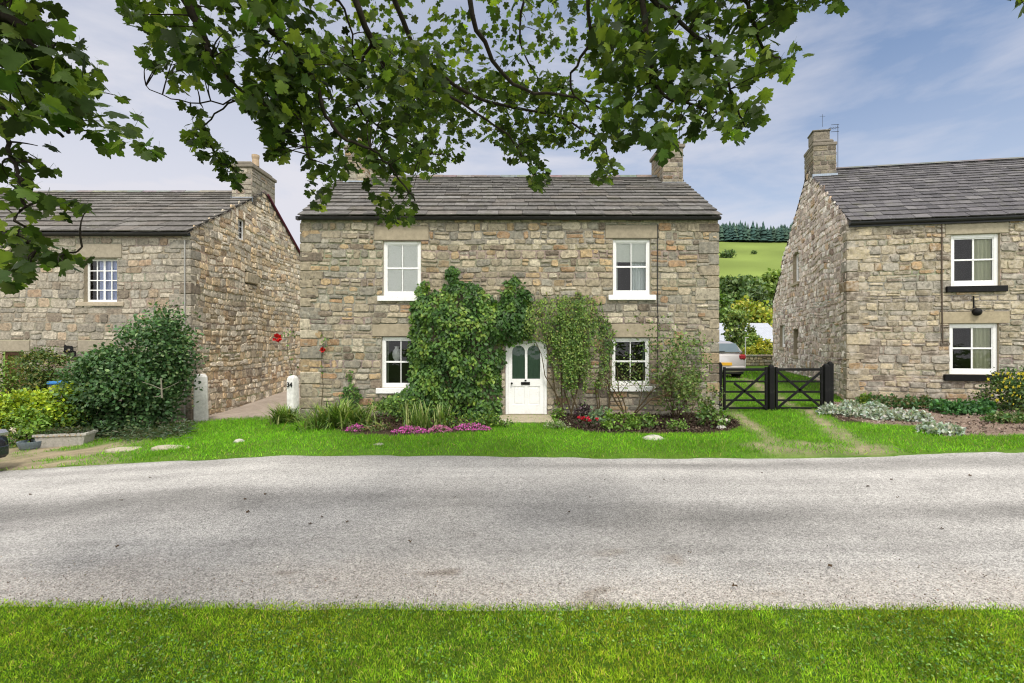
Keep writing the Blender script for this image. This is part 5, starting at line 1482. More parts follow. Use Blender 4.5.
def gate_post(name, label, x, y, w_, d_, h_, rotz, num=None):
    z = gz(x, y); t = thing(name, label, 'post', (x, y, z))
    rot = Matrix.Rotation(rotz, 3, 'Z'); o = Vector((x, y, z))
    secs = [(-.2, 1.0), (.1, 1.02), (h_ * .5, .98), (h_ * .86, .95), (h_ * .94, .88), (h_ * .985, .66), (h_, .2)]
    vs = []; n = 16
    for zz, s in secs:
        for i in range(n):
            a = 2 * math.pi * i / n; c, s_ = math.cos(a), math.sin(a); e = .28
            px_ = math.copysign(abs(c) ** e, c) * w_ / 2 * s + random.uniform(-.006, .006); py_ = math.copysign(abs(s_) ** e, s_) * d_ / 2 * s + random.uniform(-.006, .006)
            vs.append(o + rot @ Vector((px_, py_, zz)))
    fs = [(j * n + i, j * n + (i + 1) % n, (j + 1) * n + (i + 1) % n, (j + 1) * n + i) for j in range(len(secs) - 1) for i in range(n)] + [tuple((len(secs) - 1) * n + i for i in range(n))]
    mb = MB(); mb.add(vs, fs); mb.build('shaft', M['white_rough'], t)
    if num:
        cu = bpy.data.curves.new('house_number', 'FONT'); cu.body = num; cu.size = .17; cu.extrude = .004; cu.align_x = 'CENTER'; cu.offset = .004
        tmp = bpy.data.objects.new('number_text', cu); COL.objects.link(tmp)
        me = bpy.data.meshes.new_from_object(tmp.evaluated_get(bpy.context.evaluated_depsgraph_get())); me.name = 'house_number'
        bpy.data.objects.remove(tmp); bpy.data.curves.remove(cu); me.materials.clear(); me.materials.append(M['black'])
        f = bpy.data.objects.new('house_number', me); COL.objects.link(f); f.parent = t
        f.location = rot @ Vector((0, -d_ / 2 - .012, h_ * .76)); f.rotation_euler = (R(90), 0, rotz)
    return t


def things_around():
    gate_post('gate_post', 'thick whitewashed stone post at the corner of the left house', -8.94, 13.9, .36, .30, 1.36, R(32))
    gate_post('gate_post', 'slim white post with a painted number at the left corner of the middle house', -5.72, 12.62, .23, .24, 1.22, R(-14), '34')
    # trough and bowl
    x, y = gp(66, 446); z = gz(x, y); t = thing('planter', 'pale rectangular stone trough below the yellow-green shrub', 'planter', (x, y, z))
    mb = MB(); L_, D_, H_ = .98, .42, .31; th = .05; rz_ = R(12); rot = Matrix.Rotation(rz_, 3, 'Z')
    def ring(l, d, zz): return [Vector((x, y, z)) + rot @ Vector((a * l / 2, b * d / 2, zz)) for a, b in ((-1, -1), (1, -1), (1, 1), (-1, 1))]
    vs = ring(L_ * .86, D_ * .8, 0) + ring(L_ * .98, D_ * .98, H_ - .05) + ring(L_ * 1.04, D_ * 1.06, H_ - .05) + ring(L_ * 1.04, D_ * 1.06, H_) + ring(L_ - 2 * th, D_ - 2 * th, H_) + ring(L_ - 2 * th, D_ - 2 * th, H_ - .1)
    mb.add(vs, [(a * 4 + i, a * 4 + (i + 1) % 4, (a + 1) * 4 + (i + 1) % 4, (a + 1) * 4 + i) for a in range(5) for i in range(4)] + [(0, 3, 2, 1)]); mb.build('basin', M['concrete'], t)
    mb = MB(); mb.add(ring(L_ - 2 * th, D_ - 2 * th, H_ - .06), [(0, 1, 2, 3)], (.04, .03, .02)); mb.build('soil', M['soil'], t)
    rb = MB()
    for i in range(9):
        c = Vector((x, y, z)) + rot @ Vector(((-.42 + i * .105) * L_, -D_ * .53 - .004, H_ - .04)); rb.box(c, (.03, .012, .03), (.1, .05, .04), rot @ Vector((1, 0, 0)), rot @ Vector((0, 1, 0)), bev=.008)
    rb.build('rim_ornament', M['pot'], t)
    n = 500; a = RNG.uniform(-.42, .42, n); b = RNG.uniform(-.18, .18, n)
    pos = np.stack([x + a * math.cos(rz_), y + a * math.sin(rz_) + b, z + H_ - .03 + .10 * RNG.random(n)], -1)
    o = scatter('trough_plant', NARROW, pos, norm(np.stack([RNG.normal(.4, .6, n), RNG.normal(-.4, .5, n), RNG.normal(.2, .3, n)], -1)), rdir(n, 1), .12, pal(n, [(.06, .10, .045), (.10, .14, .07), (.12, .11, .06)], .2), M['leaf'], None, (x, y, z + H_ - .05))
    tag(o, 'low trailing greenery growing in the pale stone trough', 'plant')
    x, y = gp(31, 450); z = gz(x, y); mb = MB()
    mb.lathe((x, y, z), [(.14, 0), (.19, .06), (.22, .14), (.235, .2), (.20, .2), (.17, .12)], 20); tag(mb.build('bowl_planter', mat('grey_glazed_pot', (.16, .20, .23), .6, .3, 14, .3, .003, 40), org=Vector((x, y, z)), smooth=False), 'round grey bowl planter on the ground at the left', 'planter')
    # blue bin behind the golden shrub
    x, y = -15.2 + 0, 13.2; x = (64 - 512) / F * 12.95; y = 12.95; z = gz(x, y); t = thing('bin', 'bin with a blue lid just showing above the yellow-green shrub', 'bin', (x, y, z))
    top = CAMZ + (341.5 - 384) / F * y
    mb = MB(); mb.box((x, y, (z + top) / 2), (.46, .42, top - z), bev=.03); mb.build('body', mat('grey_bin', (.12, .12, .13), .6, .3), t)
    mb = MB(); mb.box((x, y, top + .04), (.52, .48, .09), bev=.025); mb.build('lid', M['blue_plastic'], t)
    # iron wall ornament on the left house: an animal outline on a scrolled bracket
    b = lambda px, py: P(px, py, 14.1)
    t = thing('wall_ornament', 'small black iron animal silhouette on a bracket beside the brown door', 'ornament', b(70, 350))
    out = [(64.5, 351), (64.8, 347), (65.4, 344.4), (67, 345.6), (70, 346.0), (72.6, 345.8), (73.8, 347.6), (74, 351.2), (73, 351.2), (72.6, 348.8), (71.8, 351.2), (71, 351.2), (70.8, 348.8), (68, 348.8), (67.6, 351.2), (66.7, 351.2), (66.4, 349.0), (65.5, 351.2)]
    vs = [b(*p) + Vector((0, d, 0)) for d in (-.03, -.012) for p in out]; n = len(out)
    mb = MB(); mb.add(vs, [tuple(range(n)), tuple(range(n, 2 * n))[::-1]] + [(i, (i + 1) % n, n + (i + 1) % n, n + i) for i in range(n)]); mb.build('silhouette', M['black'], t)
    mb = MB(); mb.tube([b(63.6, 351.6), b(75.2, 351.6)], .022, 6); mb.tube([b(75, 351.6), b(75, 356)], .022, 6); mb.tube([b(64.5, 352), b(68, 353.6), b(72, 355.2), b(75, 356)], .016, 6); mb.build('bracket', M['black'], t)
    # flat stones at the edge of the road, left
    for i, (px, py, l, w_) in enumerate(((124, 451.5, .62, .20), (170, 449.5, .70, .2), (204, 449.5, .66, .2), (238, 455, .3, .2))):
        x, y = gp(px, py); z = gz(x, y); mb = MB(); n = 12
        base = [(math.copysign(abs(math.cos(a)) ** .6, math.cos(a)) * l / 2 * random.uniform(.9, 1.08), math.copysign(abs(math.sin(a)) ** .6, math.sin(a)) * w_ * random.uniform(.8, 1.1)) for a in [2 * math.pi * k / n for k in range(n)]]
        vs = [(x + a, y + q, z - .02) for a, q in base] + [(x + a * .96, y + q * .94, z + .055 + .006 * random.random()) for a, q in base]
        mb.add(vs, [(k, (k + 1) % n, n + (k + 1) % n, n + k) for k in range(n)] + [tuple(range(n, 2 * n))], (.40, .355, .27))
        tag(mb.build('paving_stone', M['bare_stone'], org=Vector((x, y, z))), ['leftmost flat stone in the grass edge by the road', 'flat pale stone in the grass edge, in the middle of the row', 'long flat stone at the right end of the row by the road', 'short flat stone set apart nearest the road'][i], 'stone', 'flat stones along the road edge')
    rock('stone', 'small white stone on the lawn below the white gate posts', 239, 445, (.13, .10, .08), (.42, .40, .34))
    rock('stone', 'half-buried pale stone at the lawn edge left of the door', 379, 448, (.12, .1, .06), (.38, .36, .30))
    rock('stone', 'pale flat boulder on the lawn before the mulched bed', 653, 442, (.24, .16, .09), (.40, .40, .32))
    rock('stone', 'small rounded stone at the left of the flower cushions', 504, 424, (.10, .1, .08), (.42, .38, .3))
    rock('stone', 'grey stone at the left end of the driveway mouth', 723, 424, (.16, .12, .09), (.42, .39, .32))
    rock('stone', 'white stone at the edge of the mulched bed near the gate', 721, 430, (.11, .1, .07), (.42, .41, .37))
    # black field gate
    GY = 13.2; z0 = gz(7, GY); gx = lambda px: (px - 512) / F * GY; gzz = lambda py: CAMZ + (341.5 - py) / F * GY
    def post(px, py, wpx, lab, yo=0):
        x = gx(px); mb = MB(); w_ = wpx / F * GY; zb = gz(x, GY) - .1; zt = gzz(py)
        vs = []; r = w_ / 2
        mb.box((x, GY + yo, (zb + zt - .06) / 2), (w_, w_, zt - .06 - zb), bev=.012)
        mb.lathe((x, GY + yo, zt - .062), [(r * .98, 0), (r * .9, .03), (r * .6, .052), (.01, .062)], 12)
        tag(mb.build('gate_post', M['black'], org=Vector((x, GY + yo, zb + .1))), lab, 'gate post')
    post(719.5, 362, 4.4, 'black post of the field gate against the corner of the middle house')
    post(771, 364.5, 5.2, 'thick black middle post where the two gate leaves meet')
    post(826, 363.5, 5.2, 'black gate post at the right end of the gate, left one of a pair')
    post(833, 361.5, 4.8, 'black outermost gate post next to the right house', .12)
    for (xa, xb, lab, kind) in ((723.5, 767, 'left leaf of the black five-barred field gate', 0), (775.5, 822.5, 'right leaf of the black five-barred field gate with crossed braces', 1)):
        x0, x1 = gx(xa), gx(xb); t = thing('field_gate', lab, 'gate', (x0, GY, z0))
        for py in (369.5, 381.5, 391.8, 400.2, 408):
            mb = MB(); z = gzz(py); h_ = .072 if py < 375 else .052; mb.box(((x0 + x1) / 2, GY, z), (x1 - x0 - .01, .035, h_), bev=.006); mb.build('rail', M['black'], t)
        for px, w_ in ((xa + .9, .06), (xb - .9, .06)):
            mb = MB(); mb.box((gx(px), GY + .001, (gzz(367) + gzz(410)) / 2), (w_, .06, gzz(367) - gzz(410)), bev=.006); mb.build('stile', M['black'], t)
        for (a, b_) in (((xa + 1, 408), (xb - 1, 371)), ((xa + 10 if not kind else xa + 1, 383 if not kind else 371), (xb - 1, 408))):
            A, B = Vector((gx(a[0]), GY - .032, gzz(a[1]))), Vector((gx(b_[0]), GY - .032, gzz(b_[1])))
            d = (B - A); mb = MB(); u = d.normalized(); mb.box((A + B) / 2, (d.length, .022, .065), X=u, Y=(0, 1, 0), Z=u.cross(Vector((0, 1, 0))), bev=.004); mb.build('brace', M['black'], t)


things_around()


# ------------------------------------------------------------------ cars
def car(name, label, org, heading, paint, glassm):
    """hatchback; local x forward (0 = rear bumper, 4.0 = nose), y left, z up"""
    t = thing(name, label, 'car', org)
    rot = Matrix.Rotation(heading, 3, 'Z'); O = Vector(org)
    def Wd(x, y, z): return O + rot @ Vector((x - 2.0, y, z))
    def loft(secs, m_, nm, par, n=24, e=.42, smooth=True):
        vs = []; mb = MB()
        for (x, zb, zt, hw, sh) in secs:      # sh: x shear towards the top
            cz, hz_ = (zb + zt) / 2, (zt - zb) / 2
            for i in range(n):
                a = 2 * math.pi * i / n; c, s_ = math.cos(a), math.sin(a)
                yy = math.copysign(abs(c) ** e, c) * hw; zz = math.copysign(abs(s_) ** e, s_)
                vs.append(Wd(x + sh * zz, yy * (1 - .05 * max(0, zz)), cz + zz * hz_))
        fs = [(j * n + i, j * n + (i + 1) % n, (j + 1) * n + (i + 1) % n, (j + 1) * n + i) for j in range(len(secs) - 1) for i in range(n)]
        fs += [tuple(range(n))[::-1], tuple((len(secs) - 1) * n + i for i in range(n))]
        mb.add(vs, fs); return mb.build(nm, m_, par, smooth=smooth)
    body = loft([(.02, .34, .90, .74, .02), (.06, .26, .96, .82, .03), (.25, .20, 1.0, .86, .0), (.9, .18, .98, .87, 0), (2.0, .18, .95, .87, 0), (3.0, .18, .92, .87, 0), (3.5, .20, .86, .84, 0), (3.8, .24, .78, .78, 0), (3.95, .30, .66, .66, 0), (4.0, .36, .58, .58, 0)], paint, 'body', t)
    loft([(.16, .93, 1.10, .76, .0), (.34, .93, 1.36, .70, .10), (.62, .93, 1.45, .66, .05), (1.3, .93, 1.48, .66, 0), (2.0, .93, 1.45, .66, 0), (2.55, .92, 1.28, .70, 0), (3.05, .90, .97, .76, 0)], paint, 'roof', t)
    # rear screen, side windows, windscreen: slightly proud panels
    def quad(pts, m_, nm, par, thick=.012):
        p = [Wd(*q) for q in pts]; nn = (p[1] - p[0]).cross(p[2] - p[0]).normalized() * thick
        mb = MB(); k = len(p); mb.add([q - nn for q in p] + [q + nn for q in p], [tuple(range(k)), tuple(range(k, 2 * k))[::-1]] + [(i, (i + 1) % k, k + (i + 1) % k, k + i) for i in range(k)]); return mb.build(nm, m_, par)
    quad([(.10, .64, 1.03), (.10, -.64, 1.03), (.30, -.56, 1.35), (.30, .56, 1.35)], glassm, 'rear_screen', t)
    quad([(2.98, .62, 1.0), (2.98, -.62, 1.0), (2.42, -.56, 1.38), (2.42, .56, 1.38)], M['car_glass'], 'windscreen', t)
    for s in (-1, 1):
        quad([(.55, s * .735, 1.0), (1.55, s * .75, 1.0), (1.55, s * .685, 1.38), (.75, s * .68, 1.38)], M['car_glass'], 'side_window', t)
        quad([(1.62, s * .75, 1.0), (2.75, s * .76, .99), (2.35, s * .69, 1.36), (1.62, s * .685, 1.38)], M['car_glass'], 'side_window', t)
        mb = MB(); mb.box(Wd(.06, s * .70, .84), (.14, .26, .20), X=rot @ Vector((1, 0, 0)), Y=rot @ Vector((0, 1, 0)), bev=.05); mb.build('tail_light', M['tail'], t)
        mb = MB(); mb.box(Wd(3.80, s * .58, .70), (.24, .28, .14), X=rot @ Vector((1, 0, 0)), Y=rot @ Vector((0, 1, 0)), bev=.05); mb.build('headlight', M['rim'], t)
        mb = MB(); mb.box(Wd(2.5, s * .92, 1.0), (.10, .16, .11), X=rot @ Vector((1, 0, 0)), Y=rot @ Vector((0, 1, 0)), bev=.03); mb.build('mirror', paint, t)
        for xx in (.72, 3.22):
            wc = Wd(xx, s * .80, .30); ax = rot @ Vector((0, s, 0))
            def disc(r, w0, w1, m_, nm, par, n=22):
                mb = MB(); a = ax.cross(Vector((0, 0, 1))).normalized(); b_ = Vector((0, 0, 1)); vs = []
                prof = [(r * .2, w0), (r * .9, w0), (r, w0 + (w1 - w0) * .2), (r, w0 + (w1 - w0) * .8), (r * .9, w1), (r * .2, w1)]
                for rr, ww in prof:
                    for i in range(n): q = 2 * math.pi * i / n; vs.append(wc + ax * ww + (a * math.cos(q) + b_ * math.sin(q)) * rr)
                mb.add(vs, [(j * n + i, j * n + (i + 1) % n, (j + 1) * n + (i + 1) % n, (j + 1) * n + i) for j in range(len(prof) - 1) for i in range(n)] + [tuple(range(n)), tuple((len(prof) - 1) * n + i for i in range(n))]); return mb.build(nm, m_, par, smooth=False)
            wh = disc(.30, -.14, .075, M['tyre'], 'wheel', t); disc(.19, .06, .082, M['rim'], 'rim', wh)
    mb = MB(); mb.box(Wd(.03, 0, .40), (.12, 1.62, .22), X=rot @ Vector((1, 0, 0)), Y=rot @ Vector((0, 1, 0)), bev=.05); mb.build('rear_bumper', paint, t)
    mb = MB(); mb.box(Wd(.10, 0, .25), (.12, 1.5, .12), X=rot @ Vector((1, 0, 0)), Y=rot @ Vector((0, 1, 0)), bev=.02); mb.build('valance', M['plastic_black'], t)
    mb = MB(); mb.box(Wd(-.035, .0, .58), (.02, .54, .115), X=rot @ Vector((1, 0, 0)), Y=rot @ Vector((0, 1, 0)), bev=.004); mb.build('number_plate', M['plate'], t)
    mb = MB(); mb.tube([Wd(.08, .3, 1.045), Wd(.07, -.05, 1.06)], .012, 5); mb.build('wiper', M['plastic_black'], t)
    mb = MB(); mb.box(Wd(3.93, 0, .42), (.16, 1.3, .26), X=rot @ Vector((1, 0, 0)), Y=rot @ Vector((0, 1, 0)), bev=.06); mb.build('front_bumper', paint, t)
    return t


cy_ = 18.3; cx_ = (724.5 - 512) / F * cy_
car('parked_car', 'silver hatchback parked in the yard beyond the black gate, seen from behind', (cx_, cy_ + 2.0, gz(cx_, cy_)), R(90), M['paint_silver'], M['car_glass'])
car('parked_car', 'dark car whose front corner just enters at the left edge by the road', (-8.93 - 2.0, 7.98, gz(-9.6, 8.2)), 0, M['paint_dark'], M['car_glass'])


# ------------------------------------------------------------------ beyond the gate
def far_tree(name, label, px, top, bot, wpx, Y, cols, n, leaf, group=None, trunk=True, lob=5, narrow=1.0):
    """crown of leaf clumps between picture rows top..bot at distance Y"""
    if Y is None:      # standing on the hill where its foot row meets the slope
        for Y in np.arange(80, 420, 1.):
            if gz((px - 512) / F * Y, Y) > CAMZ + (341.5 - bot) / F * Y: break
        Y = float(Y)
    k = F / Y; x = (px - 512) / k; zt = CAMZ + (341.5 - top) / k; zb = gz(x, Y); w_ = wpx / k / 2
    cb = max(zb + .08 * (zt - zb), zb + .1); H_ = zt - cb
    t = thing(name, label, 'tree' if trunk else 'bush', (x, Y, zb), group)
    lobes = [((x, Y, cb + H_ * .5), (w_ * .85, w_ * .8, H_ * .46))]
    for i in range(lob):
        a = random.uniform(0, 6.28); zz = random.uniform(.25, .85); rr = w_ * (1 - abs(zz - .45)) * .55
        lobes.append(((x + rr * math.cos(a), Y + rr * math.sin(a), cb + H_ * zz), (w_ * .48, w_ * .45, H_ * .22)))
    pos, out, idx = blob_points(lobes, n, .7, w_ * .13, 110)
    gd = g(pos[:, 0], pos[:, 1]); pos[:, 2] = np.clip(pos[:, 2], gd + .05, zt + .02 * H_)
    f = norm(out * .5 + RNG.normal(0, .7, (n, 3))); nr = norm(out + RNG.normal(0, .5, (n, 3)) + np.array([0, 0, .4]))
    c = pal(n, cols, .16) * RNG.uniform(.72, 1.28, idx.max() + 1)[idx][:, None]
    scatter('crown', LEAF, pos, f, nr, leaf * RNG.uniform(.6, 1.3, n), c, M['leaf'], t, (x, Y, zb))
    mb = MB(); mb.tube([(x, Y, zb - .3), (x + .1 * w_, Y, zb + (zt - zb) * .4), (x - .05 * w_, Y, zb + (zt - zb) * .8)], [w_ * .09, w_ * .06, w_ * .02], 7); mb.build('trunk' if trunk else 'stem', M['bark'], t)
    return t


def beyond():
    DT = [(.065, .12, .04), (.10, .165, .05), (.14, .21, .06)]
    GT = [(.13, .215, .045), (.18, .27, .055), (.24, .32, .07)]
    YT = [(.26, .33, .035), (.35, .38, .04), (.18, .26, .035), (.40, .37, .06)]
    LT = [(.14, .23, .05), (.19, .28, .07), (.10, .17, .04)]
    far_tree('broadleaf_tree', 'dark rounded tree in the middle distance below the pasture', 739, 279, 314, 44, 92, DT, 3200, .75)
    far_tree('broadleaf_tree', 'light green tall tree right of the dark rounded one, half behind the right gable', 776, 272, 314, 32, 100, GT, 3000, .8)
    far_tree('broadleaf_tree', 'green tree at the left edge of the gap beside the middle house', 716, 290, 326, 24, 78, [(.06, .12, .025), (.10, .18, .03)], 2000, .6)
    far_tree('broadleaf_tree', 'grey-green tree standing between the two dark ones', 757, 286, 318, 26, 80, [(.075, .12, .045), (.10, .15, .06)], 2000, .55)
    far_tree('broadleaf_tree', 'yellow-leaved tree below the dark rounded tree', 752, 300, 332, 50, 58, YT, 3000, .42)
    far_tree('broadleaf_tree', 'pale green willowy tree behind the silver car', 726, 308, 350, 24, 50, LT, 2000, .35)
    far_tree('broadleaf_tree', 'loose light green tree right beside the white shed roof', 740, 308, 358, 30, 34, [(.15, .22, .05), (.22, .26, .07), (.10, .16, .04)], 2400, .22)
    far_tree('garden_shrub', 'bright yellow rounded shrub behind the low stone wall', 764, 339, 358, 22, 27.5, [(.32, .33, .02), (.40, .38, .03), (.20, .25, .03)], 1500, .12, trunk=False)
    far_tree('garden_shrub', 'small yellow-green shrub just right of the silver car', 748, 346, 360, 14, 27, [(.30, .32, .04), (.36, .36, .05)], 700, .10, trunk=False)
    far_tree('garden_shrub', 'green bush between the silver car and the yellow shrub', 752, 334, 360, 22, 30, GT, 1500, .16, trunk=False)
    far_tree('field_bush', 'lone dark bush on the pasture slope near the wood', 728, 251, 258, 14, None, DT, 700, 1.2, trunk=False, lob=3)
    far_tree('field_bush', 'tiny dark bush further right on the pasture slope', 754, 251, 254.5, 5, None, DT, 250, .8, trunk=False, lob=2)
    # hedge line at the bottom of the pasture
    for i, (px, w_) in enumerate(((722, 16), (735, 14), (748, 15), (762, 16), (777, 16))):
        far_tree('hedge_tree', 'hedgerow tree along the foot of the pasture', px, 279 + random.uniform(-2, 3), 288, w_, 150 + i * 3, [(.06, .12, .03), (.10, .17, .04)], 900, 1.1, 'hedgerow trees below the pasture')
    # conifer wood on the skyline
    V = []; C = []; Fx = []
    n = 0
    for r in range(7):
        for i in range(270):
            x = -60 + i * 2.05 + random.uniform(-1.2, 1.2); y = 405 + r * 7 + random.uniform(-2.5, 2.5) + .02 * x
            z = gz(x, y) - .5; h_ = random.uniform(10.5, 17.5) * (.78 + .46 * float(vnoise(x, y, .05, 150))); w_ = random.uniform(3.0, 5.2)
            c = np.array(random.choice([(.028, .062, .050), (.036, .074, .054), (.024, .055, .046), (.045, .082, .055)])) * random.uniform(.85, 1.2)  # spruce green, made bluer and lighter: distance haze put into the colour
            tiers = 6; k = 7
            for t_ in range(tiers):
                zb = z + h_ * (.12 + .86 * t_ / tiers); zt_ = z + h_ * min(1, .12 + .86 * (t_ + 1.7) / tiers); rr = w_ * (1 - t_ / tiers) ** .85
                a0 = random.uniform(0, 6.28)
                b0 = len(V)
                for j in range(k):
                    a = a0 + 2 * math.pi * j / k; q = rr * random.uniform(.6, 1.15)
                    V.append((x + q * math.cos(a), y + q * math.sin(a), zb + random.uniform(-.6, .4))); C.append(c * random.uniform(.75, 1.3))
                V.append((x, y, zt_)); C.append(c * 1.1)
                for j in range(k): Fx.extend((b0 + j, b0 + (j + 1) % k, b0 + k))
    o = fast_mesh('conifer_wood', V, Fx, np.full(len(Fx) // 3, 3), np.array(C), mat('hazy_spruce_needles', None, .8, .2, .5, .3))
    tag(o, 'dark blue-green conifer plantation along the skyline above the pasture', 'wood', kind='stuff')
    # low stone wall behind the yard
    x0, x1, Y = 9.2, 14.2, 25.0; zb = gz(12, Y); mb = MB()
    fr = frame_fn((x0, Y, 0), (1, 0, 0), (0, -1, 0))
    stone_wall(mb, fr, lambda z: (0, x1 - x0), zb - .1, zb + .52, [], PAL_GL, hr=(.10, .18), wr=(.15, .4), dep=(.01, .04), jit=.012, mortar=(.2, .16, .12))
    mb.box(((x0 + x1) / 2, Y + .2, zb + .25), (x1 - x0, .38, .6), (.3, .25, .18))
    x = x0
    while x < x1:
        w_ = random.uniform(.3, .5); mb.box((x + w_ / 2, Y + .16, zb + .57), (w_ - .01, .46, .09), tuple(q * random.uniform(.85, 1.15) for q in (.38, .33, .26)), bev=.02); x += w_
    tag(mb.build('garden_wall', M['stone'], org=Vector((12, Y, zb))), 'low stone wall with flat copings behind the yard', 'wall')
    Yp = 22.5; xp = (745.5 - 512) / F * Yp; mb = MB(); zt = CAMZ + (341.5 - 337) / F * Yp; mb.tube([(xp, Yp, gz(xp, Yp) - .1), (xp, Yp, zt)], .022, 8); mb.tube([(xp - .0, Yp, zt - .03), (xp + .16, Yp, zt - .03)], .02, 6)
    tag(mb.build('clothes_pole', M['white'], org=Vector((xp, Yp, gz(xp, Yp)))), 'thin white pole beside the silver car', 'pole')
    # shed with a pale sheet roof
    Ys = 38; k = F / Ys; xa, xb = (712 - 512) / k, (785 - 512) / k; zr, ze = CAMZ + (341.5 - 322) / k, CAMZ + (341.5 - 341) / k
    zb = gz(19, Ys); t = thing('shed', 'low outbuilding with a pale corrugated sheet roof beyond the yard wall', 'shed', ((xa + xb) / 2, Ys, zb))
    mb = MB(); mb.box(((xa + xb) / 2, Ys + 2.5, (zb + ze - .05) / 2 - .1), (xb - xa - .4, 4.6, ze - .05 - zb + .2), (.28, .24, .19)); mb.build('wall', M['dressed'], t)
    mb = MB(); n = int((xb - xa) / .09); vs = []
    for j in (0, 1):
        for i in range(n + 1): vs.append((xa + (xb - xa) * i / n, Ys if j == 0 else Ys + 2.6, (ze if j == 0 else zr) + .03 * (i % 2)))
    for i in range(n + 1): vs.append((xa + (xb - xa) * i / n, Ys + 5.2, ze + .03 * (i % 2)))
    mb.add(vs, [(i, i + 1, n + 2 + i, n + 1 + i) for i in range(n)] + [(n + 1 + i, n + 2 + i, 2 * n + 3 + i, 2 * n + 2 + i) for i in range(n)]); mb.build('roof', M['metal_roof'], t)
    mb = MB(); mb.tube([(xa, Ys - .06, ze - .05), (xb, Ys - .06, ze - .05)], .06, 6); mb.build('gutter', M['white'], t)


beyond()


